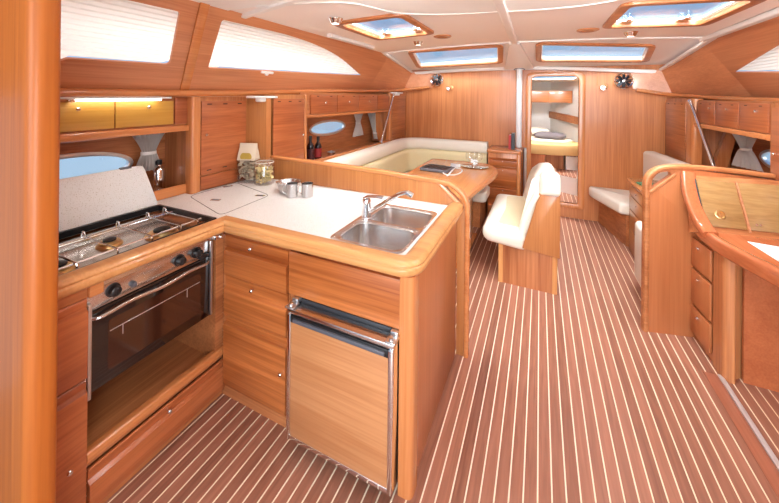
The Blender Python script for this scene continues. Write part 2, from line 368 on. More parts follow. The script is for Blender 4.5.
q0, q1 = tuple(MSP @ Vector((-3.98, -.04, 0))), tuple(MSP @ Vector((-3.98, .60, 0))); quad(b, [q0, (1.42, 4.90, 1.63), (1.31, 4.94, 1.95), q1]); quad(b, [(1.42, 4.90, 1.63), (1.05, 4.985, 1.715), (1.03, 4.985, 1.915), (1.31, 4.94, 1.95)]); quad(b, [(1.05, 4.985, 1.715), (1.02, 5.0, 1.715), (1.02, 5.0, 1.915), (1.03, 4.985, 1.915)])
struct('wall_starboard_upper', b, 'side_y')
for i, (m, wpoly) in enumerate(((MPP, WIN1), (MPP, WIN2), (MSP, WIN3))):   # outer panes behind the blinds
    cx = sum(p[0] for p in wpoly) / len(wpoly); cy = sum(p[1] for p in wpoly) / len(wpoly)
    grow = [(cx + (p[0] - cx) * 1.04, cy + (p[1] - cy) * 1.08) for p in wpoly]
    b = BM(); plate(b, grow, (), -.075, -.07, mtx=m); struct('window_%d' % (i + 4), b, 'pane')
# cornices under the side panels
pc = rpoly([(-.05, -.024), (.035, -.024), (.05, -.012), (.05, .006), (.038, .02), (-.05, .02)], [0, .006, .006, .006, .006, 0], 2)
b = BM(); sweep(b, smooth_path([(-2.16, -.3, 1.600), (-2.155, 1.5, 1.604), (-2.10, 2.9, 1.640), (-2.06, 4.3, 1.668), (-1.97, 4.86, 1.695), (-1.58, 4.98, 1.74)], 5), pc); struct('trim_3', b, 'trim_y')
pcs = [(-x, y) for x, y in pc]
b = BM(); sweep(b, smooth_path([(1.72, -.3, 1.57), (1.70, 1.5, 1.575), (1.62, 3.2, 1.592), (1.58, 3.95, 1.605), (1.42, 4.86, 1.645), (1.08, 4.98, 1.70)], 5), pcs); struct('trim_4', b, 'trim_y')
b = BM(); box(b, -1.16, -1.155, 0, .1, 0, .02); b.free()
# batten between the two port blinds
b = BM(); plate(b, [(1.40, -.02), (1.46, -.02), (1.345, .63), (1.285, .63)], (), 0, .012, mtx=MPP, bev=.003); struct('trim_5', b, 'trim_y')
# ceiling
zc = lambda x: 2.185 - .02 * (x + .24) ** 2
H1, H2 = (-1.42, -.905, 2.15, 2.85), (.49, 1.06, 2.42, 3.11)
xs = sorted(set([-2.1, -1.8, -1.6, H1[0], -1.2, H1[1], -.6, -.24, .1, H2[0], .8, H2[1], 1.36, 1.75])); ys = sorted(set([-.7, H1[2], H1[3], H2[2], H2[3], 3.76]))
b = BM(); V = {}
for x in xs:
    for y in ys: V[x, y] = b.verts.new((x, y, zc(x)))
for i in range(len(xs) - 1):
    for j in range(len(ys) - 1):
        mx, my = (xs[i] + xs[i + 1]) / 2, (ys[j] + ys[j + 1]) / 2
        if any(h[0] < mx < h[1] and h[2] < my < h[3] for h in (H1, H2)): continue
        b.faces.new((V[xs[i], ys[j]], V[xs[i], ys[j + 1]], V[xs[i + 1], ys[j + 1]], V[xs[i + 1], ys[j]]))
struct('ceiling', b, 'headliner')
cpts = [(-2.0, 1.45), (-1.6, 1.52), (-1.1, 1.72), (-.92, 2.06), (-.65, 2.27), (-.24, 2.37), (.11, 2.40), (.37, 2.33), (.7, 2.05), (1.2, 1.7), (1.6, 1.5)]
b = BM()
for (x0, y0), (x1, y1) in zip(cpts, cpts[1:]): quad(b, [(x0, -.7, zc(x0) - .005), (x0, y0, zc(x0) - .005), (x1, y1, zc(x1) - .005), (x1, -.7, zc(x1) - .005)])
struct('ceiling_aft', b, 'headlight')
MF = frame_mtx((0, 3.75, 2.18), (1, 0, 0), (0, 1.25, -.17)); fv = lambda y: (y - 3.75) * 1.0092
FW1 = rpoly([(-1.66, fv(4.74)), (-.50, fv(4.58)), (-.42, fv(3.83)), (-1.48, fv(3.90))], .05, 4)
FW2 = rpoly([(.0, fv(4.56)), (1.10, fv(4.74)), (1.00, fv(4.10)), (.0, fv(3.83))], .05, 4)
b = BM(); plate(b, [(-2.1, -.005), (1.75, -.005), (1.75, 1.28), (-2.1, 1.28)], [FW1, FW2], 0, .012, mtx=MF); struct('ceiling_forward', b, 'headliner')
def grow(poly, d):
    k = len(poly); out = []; cx = sum(p[0] for p in poly) / k; cy = sum(p[1] for p in poly) / k
    for i in range(k):
        a, c_ = Vector(poly[i - 1]), Vector(poly[(i + 1) % k]); t = (c_ - a).normalized(); nn = Vector((t.y, -t.x))
        if nn.dot(Vector(poly[i]) - Vector((cx, cy))) < 0: nn = -nn
        out.append(tuple(Vector(poly[i]) + nn * d))
    return out
for i, fw in enumerate((FW1, FW2)):
    b = BM(); plate(b, grow(fw, .05), [grow(fw, -.012)], -.022, .0, mtx=MF, bev=.006); w = struct('window_%d' % (i + 7), b, 'wood_x')
    b = BM(); plate(b, grow(fw, .03), [grow(fw, -.012)], .0, .03, mtx=MF); struct('window_reveal', b, 'reveal', w)
    b = BM(); plate(b, grow(fw, .03), [grow(fw, -.02)], .03, .04, mtx=MF); struct('window_rim', b, 'whitegel', w)
    b = BM(); plate(b, grow(fw, .02), (), .045, .05, mtx=MF); struct('window_pane', b, 'pane', w)
for i, (x0, x1, y0, y1) in enumerate((H1, H2)):
    cx, cy = (x0 + x1) / 2, (y0 + y1) / 2; sl = -.04 * (cx + .24); m = frame_mtx((cx, cy, zc(cx)), (1, 0, sl), (0, 1, 0)); hx, hy = (x1 - x0) / 2, (y1 - y0) / 2
    R = lambda e_, r: rpoly([(-hx - e_, -hy - e_), (hx + e_, -hy - e_), (hx + e_, hy + e_), (-hx - e_, hy + e_)], r, 6)
    b = BM(); plate(b, R(.045, .09), [R(-.012, .06)], -.022, .012, mtx=m, bev=.006); w = struct('window_%d' % (i + 9), b, 'wood_x')
    b = BM(); plate(b, R(.02, .07), [R(-.012, .06)], .012, .022, mtx=m); struct('window_reveal', b, 'reveal', w)
    b = BM(); plate(b, R(.02, .07), [R(-.02, .06)], .022, .032, mtx=m); struct('window_rim', b, 'white', w)
    b = BM(); plate(b, R(.03, .07), (), .034, .040, mtx=m); struct('window_pane', b, 'pane', w)
    for s in (-.6, .6):
        b = BM(); box(b, hx * s - .04, hx * s + .04, hy - .075, hy - .02, .01, .030, .008, 2, m); box(b, hx * s - .012, hx * s + .012, hy - .14, hy - .05, .01, .03, .006, 2, m); struct('window_handle', b, 'chrome', w)
# mouldings of the headlining
b = BM(); sweep(b, [(x, 3.75, zc(x) - .004) for x in (-1.8, -1.4, -1, -.6, -.24, .1, .5, .9, 1.36)], rrect(.035, .02, .008)); struct('trim_6', b, 'whitegel')
pth = smooth_path([(-1.6, 1.52, 0), (-1.1, 1.72, 0), (-.92, 2.08, 0), (-.65, 2.27, 0), (-.24, 2.37, 0), (.11, 2.40, 0), (.37, 2.33, 0), (.7, 2.05, 0)], 6)
b = BM(); sweep(b, [(p.x, p.y, zc(p.x) - .003) for p in pth], rrect(.035, .014, .006)); struct('trim_7', b, 'whitegel')
b = BM(); sweep(b, [(-.2, -.3, 2.175), (-.25, 3.75, 2.170)], rrect(.06, .035, .012)); struct('trim_8', b, 'whitegel')
b = BM(); loft(b, [[(-.30, 3.70, 2.15), (-.20, 3.70, 2.15), (-.20, 3.72, 2.2), (-.30, 3.72, 2.2)], [(-.46, 4.9, 1.985), (-.08, 4.9, 1.985), (-.08, 4.92, 2.04), (-.46, 4.92, 2.04)]]); struct('trim_9', b, 'whitegel')
b = BM(); sweep(b, smooth_path([(-1.93, 4.97, 1.955), (-1.5, 4.97, 1.975), (-.9, 4.97, 1.995), (-.26, 4.97, 2.0), (.3, 4.97, 1.985), (.9, 4.97, 1.945), (1.38, 4.97, 1.915)], 4), rrect(.05, .045, .012)); struct('trim_10', b, 'whitegel')
b = BM(); sweep(b, [(-1.80, 3.70, 2.15), (-1.88, 4.95, 1.975)], rrect(.05, .03, .01)); struct('trim_11', b, 'whitegel')
b = BM(); sweep(b, [(1.34, 3.70, 2.125), (1.32, 4.95, 1.945)], rrect(.05, .03, .01)); struct('trim_12', b, 'whitegel')
b = BM(); sweep(b, [(-1.84, 1.62, 2.125), (-1.3, 1.52, 2.155), (-.9, 1.46, 2.17)], rrect(.045, .03, .01)); struct('trim_13', b, 'whitegel')
# aluminium sill of the chart-table bay
b = BM(); box(b, .948, .972, -.6, 2.53, 0, .012, .003); struct('trim_14', b, 'sill')
# forward cabin shell
b = BM(); box(b, -1.6, 1.6, 5.035, 8.2, .10, .15); struct('floor_forward', b, 'floor')
b = BM()
quad(b, [(-1.3, 7.5, .1), (.2, 7.5, .1), (.2, 7.5, 1.9), (-1.3, 7.5, 1.9)]); quad(b, [(-1.3, 5.04, .1), (-1.3, 7.5, .1), (-1.3, 7.5, 1.9), (-1.3, 5.04, 1.9)])
quad(b, [(.2, 7.5, .1), (1.4, 5.04, .1), (1.4, 5.04, 1.9), (.2, 7.5, 1.9)]); struct('wall_cabin', b, 'headlight')
b = BM(); plate(b, [(-1.4, 5.04), (1.4, 5.04), (1.4, 7.6), (-1.4, 7.6)], [[(-.35, 5.3), (.5, 5.3), (.5, 6.2), (-.35, 6.2)]], 1.9, 1.92); struct('ceiling_cabin', b, 'whitegel')

# ============================================================ WINDOW BLINDS
def blind(name, m, poly, label):
    t = thing(name, label, 'window blind', tuple(m @ Vector((sum(p[0] for p in poly) / len(poly), min(p[1] for p in poly), -.02))), 'pleated window blinds')
    k = len(poly); v0, v1 = min(p[1] for p in poly) - .01, max(p[1] for p in poly) + .01; n = 30; cx = sum(p[0] for p in poly) / k
    b_ = BM(); rows = []
    def span(v):
        xs_ = []
        v = min(max(v, v0 + .0115), v1 - .0115)
        for i in range(k):
            a, c_ = poly[i], poly[(i + 1) % k]
            if (a[1] - v) * (c_[1] - v) <= 0 and a[1] != c_[1]: xs_.append(a[0] + (c_[0] - a[0]) * (v - a[1]) / (c_[1] - a[1]))
        return min(xs_), max(xs_)
    for i in range(n + 1):
        v = v0 + (v1 - v0) * i / n; a, c_ = span(v); a -= .012; c_ += .012; w = -.022 - (.010 if i % 2 else 0)
        rows.append([b_.verts.new(m @ Vector((a + (c_ - a) * j / 8, v, w))) for j in range(9)])
    for A, B in zip(rows, rows[1:]):
        for j in range(8): b_.faces.new((A[j], A[j + 1], B[j + 1], B[j]))
    obj('pleated_cloth', b_, 'blind', t, ang=10)
    return t
bl = blind('window_blind', MPP, WIN1, 'white pleated blind in the upper port window above the cooker')
b = BM(); box(b, .42, .78, .112, .135, -.03, -.014, .004, 2, MPP); obj('bottom_rail', b, 'white', bl)
bl = blind('window_blind', MPP, WIN2, 'tapering white pleated blind in the upper port window above the tall locker')
b = BM(); box(b, 1.99, 2.12, .172, .192, -.004, .012, .005, 2, MPP); box(b, 2.04, 2.07, .155, .178, -.002, .014, .005, 2, MPP); obj('pull_tab', b, 'white', bl)
blind('window_blind', MSP, WIN3, 'white pleated blind in the starboard window above the chart table')
def roller(name, a, c_, label, r=.022):
    t = thing(name, label, 'blind case', a, 'hatch blind cases'); b_ = BM(); sweep(b_, [a, c_], rrect(r * 2, r * 1.5, .01)); obj('case', b_, 'white', t)
    d = (Vector(c_) - Vector(a)).normalized() * .02; b_ = BM(); sweep(b_, [Vector(a) - d, Vector(a)], rrect(r * 2.2, r * 1.7, .01)); obj('end_cap', b_, 'whitegel', t)
    b_ = BM(); sweep(b_, [Vector(c_), Vector(c_) + d], rrect(r * 2.2, r * 1.7, .01)); obj('end_cap', b_, 'whitegel', t)
roller('blind_case', (-1.70, 2.45, 2.128), (-1.68, 3.2, 2.128), 'white roller blind case along the outboard side of the port hatch')
roller('blind_case', (1.30, 3.75, 2.118), (1.27, 2.5, 2.118), 'long white roller blind case beside the starboard hatch', .026)

# ============================================================ GALLEY
# --- cooker cabinet on the hull side
t = thing('cooker_cabinet', 'wooden galley cabinet that surrounds the cooker, with a low drawer', 'cabinet', (-1.8, .85, 0))
b = BM(); box(b, -1.56, -1.53, .45, .655, .03, .885); box(b, -2.16, -1.56, .635, .655, 0, .885); box(b, -1.56, -1.53, .655, 1.24, .195, .215, .004); box(b, -2.2, -1.54, .655, 1.24, .20, .212)
box(b, -2.2, -1.53, 1.195, 1.24, .215, .885); box(b, -1.56, -1.53, .655, 1.24, .0, .03); box(b, -2.22, -2.2, .45, 1.24, .0, .885); obj('body', b, 'wood_y', t)
b = BM(); sweep(b, [(-1.535, .655, .235), (-1.535, 1.235, .235)], rrect(.04, .045, .015)); obj('rail', b, 'trim_y', t)
def front_prof(z0, z1, zg): return [(0, z0), (-.018, z0), (-.02, z0 + .004), (-.023, zg - .016), (-.021, zg - .008), (-.005, zg + .002), (-.012, z1 - .004), (-.009, z1), (0, z1)]
def drawer_y(par, X, y0, y1, z0, z1, zg, name='drawer', mat='front_y'):      # front facing +X
    b_ = BM(); loft(b_, [[(X - p[0], y0, p[1]) for p in front_prof(z0, z1, zg)], [(X - p[0], y1, p[1]) for p in front_prof(z0, z1, zg)]]); return obj(name, b_, mat, par)
def drawer_x(par, Y, x0, x1, z0, z1, zg, name='drawer', mat='front_x'):      # front facing -Y
    b_ = BM(); loft(b_, [[(x0, Y + p[0], p[1]) for p in front_prof(z0, z1, zg)], [(x1, Y + p[0], p[1]) for p in front_prof(z0, z1, zg)]]); return obj(name, b_, mat, par)
d = drawer_y(t, -1.53, .66, 1.235, .035, .19, .145); knob(d, (-1.518, .95, .165), (1, 0, 0))
d = drawer_y(t, -1.53, .455, .65, .545, .835, .80, 'cupboard_front'); d = drawer_y(t, -1.53, .455, .65, .04, .535, .50, 'cupboard_front'); knob(d, (-1.518, .60, .25), (1, 0, 0))
b = BM(); box(b, -1.55, -1.512, .655, .70, .835, .885, .004); obj('apron', b, 'trim_y', t)
b = BM(); box(b, -1.56, -1.50, 1.17, 1.215, .848, .872, .005); lathe(b, [(.012, 0), (.012, .02), (0, .022)], (-1.505, 1.2, .86), 12, (1, 0, 0)); obj('gimbal_catch', b, 'chrome', t)
# --- cooker
t = thing('cooker', 'gimballed stainless cooker with black glass oven door below the open lid', 'cooker', (-1.82, .92, .44))
b = BM(); box(b, -2.06, -1.565, .66, 1.18, .45, .86, .006); obj('body', b, 'darktray', t)
b = BM(); box(b, -1.57, -1.548, .655, 1.18, .765, .845, .004); obj('control_panel', b, 'steel', t)
b = BM(); sweep(b, [(-1.545, .655, .862), (-1.545, 1.185, .862)], rrect(.022, .03, .008)); obj('front_bar', b, 'steel', t)
od = BM(); box(od, -1.57, -1.545, .658, 1.178, .452, .762, .006); od = obj('oven_door', od, 'blackgloss', t)
b = BM(); plate(b, rpoly([(.73, .50), (1.12, .50), (1.12, .70), (.73, .70)], .015, 4), (), -1.546, -1.5435, 'x'); obj('window', b, plain('brown_reflection_glass', lin(62, 32, 20), .08, 0, .5), od)  # brown colour paints in a reflection on the door glass
b = BM(); tube(b, [(-1.543, .735, .655), (-1.543, 1.115, .655)], .0018, 6); tube(b, [(-1.543, .78, .655), (-1.543, .78, .615)], .0015, 6); tube(b, [(-1.543, 1.05, .655), (-1.543, 1.05, .615)], .0015, 6); obj('rack_line', b, 'alu', od)
b = BM(); tube(b, smooth_path([(-1.538, .672, .742), (-1.518, .70, .742), (-1.51, .80, .752), (-1.508, .92, .744), (-1.51, 1.04, .752), (-1.518, 1.13, .744), (-1.538, 1.155, .744)], 6), .007, 10); obj('handle', b, 'steel', od)
b = BM(); box(b, -1.545, -1.53, .66, .672, .44, .80, .003); obj('edge_strip', b, 'alu', t)
b = BM(); box(b, -1.545, -1.53, 1.166, 1.178, .46, .84, .003); obj('edge_strip', b, 'alu', t)
b = BM(); box(b, -1.55, -1.538, 1.115, 1.165, .765, .785, .004); obj('door_latch', b, 'black', t)
for yy in (.745, 1.01, 1.095):
    b = BM(); lathe(b, [(.026, 0), (.026, .006), (.02, .008), (.018, .03), (.012, .034), (0, .035)], (-1.548, yy, .812), 20, (1, 0, 0)); box(b, -1.516, -1.51, yy - .003, yy + .003, .80, .828, .001, 1); obj('control_knob', b, 'black', t)
b = BM(); lathe(b, [(.012, 0), (.012, .012), (.008, .02), (0, .021)], (-1.548, .815, .80), 14, (1, 0, 0)); obj('igniter_button', b, 'charcoal', t)
# hob
hb = BM(); plate(hb, [(-2.10, .46), (-1.60, .46), (-1.60, 1.25), (-2.10, 1.25)], [rpoly([(-2.085, .475), (-1.606, .475), (-1.606, 1.236), (-2.085, 1.236)], .015)], .895, .924, 'z'); hb = obj('hob_rim', hb, 'black', t)
b = BM(); box(b, -2.09, -1.605, .465, 1.24, .865, .875, 0); obj('hob_tray', b, plain('bright_steel_hob', (.62, .6, .56, 1), .22, 1), t)
b = BM(); box(b, -2.08, -1.985, .5, 1.225, .874, .882, .002); obj('back_well', b, 'black', t)
b = BM(); box(b, -1.99, -1.965, .50, 1.225, .874, .912, .004); obj('rear_ledge', b, 'steel', t)
for bx, by, r in ((-1.78, .66, .055), (-1.86, .88, .042), (-1.76, 1.06, .06)):
    bb = BM(); lathe(bb, [(r * 1.25, 0), (r * 1.2, .006), (r, .008), (r * .95, .018), (r * .5, .022), (0, .022)], (bx, by, .875), 24); bb = obj('burner', bb, 'brass', t)
    b = BM(); lathe(b, [(r * .62, 0), (r * .62, .008), (r * .4, .011), (0, .012)], (bx, by, .896), 20); obj('burner_cap', b, 'black', bb)
for yy in (.52, .68, .82, .96, 1.10, 1.19):
    b = BM(); tube(b, smooth_path([(-1.665, yy, .885), (-1.67, yy, .915), (-1.70, yy, .92), (-1.92, yy, .922), (-1.945, yy, .94), (-1.965, yy, .938), (-1.968, yy, .91)], 4), .0036, 8); obj('pan_rail', b, 'chrome', t)
b = BM(); tube(b, [(-1.685, .5, .915), (-1.685, 1.22, .915)], .0036, 8); tube(b, [(-1.93, .5, .915), (-1.93, 1.22, .915)], .0036, 8); obj('pan_rail', b, 'chrome', t)
# --- worktop
FYI, FXI = 1.285, -.545
t = thing('galley_worktop', 'white speckled worktop of the galley with a raised wooden edge', 'worktop', (-1.3, 1.6, .885))
bowlA, bowlB = (-.885, -.548, 1.335, 1.575), (-.875, -.545, 1.605, 1.855)
def rr4(q, r, e_=0): return rpoly([(q[0] - e_, q[2] - e_), (q[1] + e_, q[2] - e_), (q[1] + e_, q[3] + e_), (q[0] - e_, q[3] + e_)], r, 5)
b = BM(); plate(b, [(-2.16, 1.252), (-1.52, 1.252), (-1.50, FYI - .02), (-.50, FYI - .02), (-.50, 2.04), (-2.0, 2.04), (-2.12, 1.98), (-2.17, 1.5), (-2.44, 1.5), (-2.44, .46), (-2.11, .46), (-2.11, 1.252)], [rr4(bowlA, .06, .004), rr4(bowlB, .06, .004)], .885, .915, 'z'); obj('slab', b, 'worktop', t)
fp = rpoly([(-.045, -.045), (.04, -.045), (.052, -.03), (.052, -.012), (.044, -.006), (.05, .002), (.036, .018), (-.02, .018), (-.04, .004)], [0, .01, .01, .004, .004, .012, .014, .014, .004], 3)
b = BM(); corner = [Vector((-.52 + .05 * math.sin(a), 1.245 + .05 - .05 * math.cos(a), .925)) for a in [i * PI / 2 / 6 for i in range(7)]]
fpath = [(-1.545, .452, .925), (-1.52, 1.20 + .045, .925)] ; fpath = [(-1.548, .452, .925), (-1.522, 1.243, .925)] + [tuple(v) for v in corner] + [(-.50 + .03, 2.035, .925)]
sweep(b, fpath, fp); obj('raised_edge', b, 'pale_x', t)
lid = rpoly([(-2.12, 1.45), (-1.63, 1.30), (-1.66, 1.70), (-2.13, 1.83)], .05, 5)
b = BM(); plate(b, grow(lid, .0022), [grow(lid, -.0012)], .9145, .9158, 'z'); obj('lid_joint', b, 'slot', t)
for (px, py, rz) in ((-1.892, 1.47, .3), (-2.09, 1.725, 1.2), (-1.71, 1.665, .3)):
    mm = Matrix.Translation((px, py, .915)) @ Matrix.Rotation(rz, 4, 'Z'); b = BM(); box(b, -.032, .032, -.014, .014, 0, .003, .0012, 1, mm); o = obj('lid_latch', b, 'chrome', t)
    b = BM(); box(b, -.022, .022, -.008, .008, .0025, .0045, .001, 1, mm); obj('finger_recess', b, 'charcoal', o)
# lid over the hob, hinged to the worktop
ML = frame_mtx((-2.105, 0, .926), (0, 1, 0), (-.10, 0, .23))
b = BM(); plate(b, rpoly([(.47, 0), (1.245, 0), (1.215, .255), (.47, .255)], [0, .015, .03, 0], 4), (), -.022, 0, mtx=ML, bev=.003); hl = obj('hinged_lid', b, 'worktop', t, 'white speckled lid tilted up behind the cooker')
b = BM(); box(b, 1.09, 1.15, .247, .262, -.012, .004, .003, 2, ML); obj('finger_catch', b, 'charcoal', hl)
for yy in (.62, 1.12):
    b = BM(); tube(b, [(-2.10, yy - .03, .921), (-2.10, yy + .03, .921)], .006, 8); obj('hinge', b, 'steel', hl)
# --- sink
t = thing('sink', 'double bowl stainless sink set in the galley worktop', 'sink', (-.71, 1.6, .76))
def bowl_mesh(q):
    b_ = BM(); rings = []
    for e_, z in ((.012, .917), (.0, .917), (-.006, .912), (-.012, .80), (-.03, .772), (-.07, .762)): rings.append([(p[0], p[1], z) for p in rr4(q, .06, e_)])
    loft(b_, rings, False); vs = [v for v in b_.verts if abs(v.co.z - .762) < 1e-4]; b_.faces.new(vs); bmesh.ops.recalc_face_normals(b_, faces=list(b_.faces))
    for f in b_.faces: f.normal_flip()
    return b_
for q in (bowlA, bowlB):
    bw = obj('bowl', bowl_mesh(q), 'steel', t); b = BM(); lathe(b, [(.028, .0), (.028, .003), (.02, .004), (.006, .001), (0, .001)], ((q[0] + q[1]) / 2, (q[2] + q[3]) / 2, .7625), 20); obj('drain', b, 'chrome', bw)
b = BM(); plate(b, rpoly([(-.915, 1.305), (-.534, 1.305), (-.532, 1.885), (-.915, 1.885)], .05, 5), [rr4(bowlA, .06, .008), rr4(bowlB, .06, .008)], .9155, .9185, 'z', bev=.001); obj('rim', b, 'steel', t)
# --- faucet
t = thing('mixer_tap', 'chrome mixer tap standing beside the double sink', 'tap', (-.87, 1.615, .918))
b = BM(); lathe(b, [(.03, 0), (.03, .006), (.024, .01), (.023, .075), (.024, .08), (.024, .10), (.02, .108), (0, .11)], (-.87, 1.615, .918), 24); obj('body', b, 'chrome', t)
b = BM(); tube(b, smooth_path([(-.86, 1.614, .955), (-.81, 1.61, .985), (-.70, 1.604, 1.062), (-.655, 1.601, 1.088), (-.62, 1.6, 1.096), (-.603, 1.6, 1.088)], 6), .011, 12); lathe(b, [(.014, 0), (.014, .03), (0, .03)], (-.622, 1.6, 1.096), 14, (.9, 0, -.35)); obj('spout', b, 'chrome', t)
b = BM(); sweep(b, smooth_path([(-.885, 1.615, 1.028), (-.86, 1.615, 1.04), (-.80, 1.618, 1.046), (-.77, 1.62, 1.044)], 4), rrect(.026, .012, .004)); obj('lever', b, 'chrome', t)
# --- drawer cabinet and fridge cabinet
t = thing('drawer_cabinet', 'galley cabinet of two drawers over a door, in the inner corner beside the fridge', 'cabinet', (-1.29, 1.6, 0))
b = BM(); box(b, -1.529, -1.077, 1.241, 2.0, .0, .884); obj('body', b, 'wood_x', t)
for z0, z1, zg, kx, kz in ((.655, .855, .79, -1.31, .825), (.445, .65, .585, -1.30, .618)):
    d = drawer_x(t, 1.24, -1.50, -1.082, z0, z1, zg); knob(d, (kx, 1.227, kz))
d = drawer_x(t, 1.24, -1.50, -1.082, .075, .44, .40, 'door'); knob(d, (-1.105, 1.222, .275))
t = thing('sink_cabinet', 'galley end cabinet under the sink with a plain panel over the fridge', 'cabinet', (-.77, 1.65, 0))
b = BM(); box(b, -1.073, -1.03, 1.24, 2.03, 0, .885); box(b, -1.03, -.50, 1.24, 2.03, .655, .75); box(b, -1.03, -.95, 1.24, 2.03, .75, .885); box(b, -1.03, -.5, 1.24, 1.30, .75, .885); box(b, -.50, -.462, 1.28, 2.03, 0, .885, .002); box(b, -1.03, -.5, 2.0, 2.03, 0, .65); obj('body', b, 'partition', t)
b = BM(); box(b, -1.07, -.503, 1.222, 1.24, .662, .862, .003); obj('front_panel', b, 'front_x', t)
b = BM(); plate(b, rpoly([(-.505, 1.222), (-.445, 1.222), (-.445, 1.29), (-.505, 1.29)], [.004, .045, .004, 0], 8), (), 0, .88, 'z'); obj('corner_post', b, 'trim_z', t)
t = thing('fridge', 'built-in fridge with a wooden door in a chrome frame under the sink', 'fridge', (-.765, 1.5, .05))
b = BM(); box(b, -1.025, -.508, 1.2, 1.99, .055, .614); box(b, -1.025, -.508, 1.24, 1.99, .61, .645); obj('body', b, 'black', t)
b = BM(); box(b, -1.027, -.508, 1.231, 1.245, .622, .652, .003); obj('top_gasket', b, 'sealant', t)
b = BM(); box(b, -1.027, -.505, 1.168, 1.230, .615, .634, .003); obj('chrome_top', b, 'steel', t)
dr = BM(); box(dr, -1.005, -.525, 1.166, 1.19, .075, .580, .002); dr = obj('door', dr, 'fridge', t)
b = BM(); box(b, -1.025, -1.006, 1.162, 1.20, .055, .615, .004); box(b, -.526, -.505, 1.162, 1.215, .055, .615, .004); box(b, -1.02, -.51, 1.164, 1.20, .055, .076, .003); obj('frame', b, 'chrome', dr)
b = BM(); box(b, -1.005, -.526, 1.164, 1.19, .581, .612, .003); obj('handle_strip', b, 'black', dr)
b = BM(); box(b, -.99, -.54, 1.156, 1.168, .588, .604, .003); obj('grip', b, 'charcoal', dr)
for hx in (-1.018, -.52):
    b = BM(); box(b, hx - .022, hx + .022, 1.165, 1.215, .634, .644, .004); box(b, hx - .016, hx + .016, 1.205, 1.238, .638, .66, .004); lathe(b, [(.009, 0), (.009, .012), (0, .013)], (hx, 1.18, .643), 12); obj('hinge', b, 'alu', t)
# --- divider between galley and saloon
t = thing('galley_divider', 'raised wooden divider with a looped handrail end between galley and saloon', 'divider', (-1.2, 2.06, 0))
hole = rpoly([(-.548, 1.035), (-.50, 1.025), (-.445, .985), (-.432, .93)], [.015, .03, .03, .015], 4)
b = BM(); plate(b, [(-2.02, .70), (-.46, .70), (-.46, .0), (-.415, .0), (-.408, .94), (-.43, .995), (-.49, 1.045), (-.57, 1.055), (-2.02, 1.085)], [hole], 2.042, 2.078, 'y', bev=.002); obj('panel', b, 'divider', t)
cap = smooth_path([(-2.02, 2.06, 1.088), (-1.25, 2.06, 1.078), (-.60, 2.06, 1.054), (-.50, 2.06, 1.04), (-.43, 2.06, .992), (-.402, 2.06, .935)], 6) + [Vector((-.40, 2.06, .8)), Vector((-.40, 2.06, 0))]
b = BM(); sweep(b, cap, rrect(.028, .05, .011, 4), (0, 1, 0)); bmesh.ops.scale(b, vec=(1, 1, 1), verts=b.verts); obj('cap_rail', b, 'trim_x', t)
b = BM(); sweep(b, [(-.575, 2.06, 1.035), (-.44, 2.06, .915)], rrect(.020, .048, .009, 3), (0, 1, 0)); obj('inner_rail', b, 'trim_x', t)

# --- port lockers over the cooker
def panel_door(par, m, u0, u1, v0, v1, mat, name='door', th=.014, kn=None, vents=(), nv=3):
    b_ = BM(); box(b_, u0 + .003, u1 - .003, v0 + .003, v1 - .003, 0, th, .003, 2, m); o = obj(name, b_, mat, par)
    if kn: p = m @ Vector((kn[0], kn[1], th)); knob(o, p, m.to_3x3() @ Vector((0, 0, 1)), .010)
    if vents: slots(o, m @ Matrix.Translation((u0, 0, th)), u1 - u0, vents, nv)
    return o
MLk = frame_mtx((-2.2, 0, 0), (0, 1, 0), (0, 0, 1))
t = thing('wall_locker', 'low wall locker with two pale doors under the strip light above the cooker', 'locker', (-2.35, .97, 1.35))
b = BM(); box(b, -2.47, -2.2, .46, 1.485, 1.385, 1.578); obj('body', b, 'wood_y', t)
b = BM(); box(b, -2.21, -2.17, .46, 1.485, 1.345, 1.388, .008); obj('lower_trim', b, 'trim_y', t)
panel_door(t, MLk, .47, 1.055, 1.395, 1.552, 'yellow_y', kn=(.885, 1.512)); panel_door(t, MLk, 1.055, 1.385, 1.395, 1.552, 'yellow_y', kn=(1.225, 1.513))
panel_door(t, MLk, 1.39, 1.483, 1.395, 1.575, 'front_y', 'end_panel')
t = thing('strip_light', 'lit white strip light under the port cornice above the pale lockers', 'light', (-2.165, 1.06, 1.55))
b = BM(); box(b, -2.185, -2.135, .80, 1.34, 1.565, 1.578, .004); obj('housing', b, 'white', t)
b = BM(); sweep(b, [(-2.16, .86, 1.561), (-2.16, 1.28, 1.561)], rrect(.036, .016, .007)); obj('tube', b, 'tubeglow', t)
b = BM(); box(b, -2.18, -2.138, .835, .86, 1.548, 1.57, .004); lathe(b, [(.008, 0), (.008, .014), (0, .015)], (-2.138, .846, 1.558), 12, (1, 0, 0)); obj('switch', b, 'chrome', t)
# niche below: side panel, front board, shelf
t = thing('niche_shelf', 'wooden shelf board at the back of the galley beside the tilted lid', 'shelf', (-2.3, 1.0, .915))
b = BM(); box(b, -2.44, -2.2, .46, 1.488, .918, .932); box(b, -2.215, -2.19, 1.0, 1.488, .918, .985, .006); obj('board', b, 'trim_y', t)
b = BM(); box(b, -2.44, -2.19, 1.485, 1.50, .92, 1.35); obj('side_panel', b, 'wood_z', t)
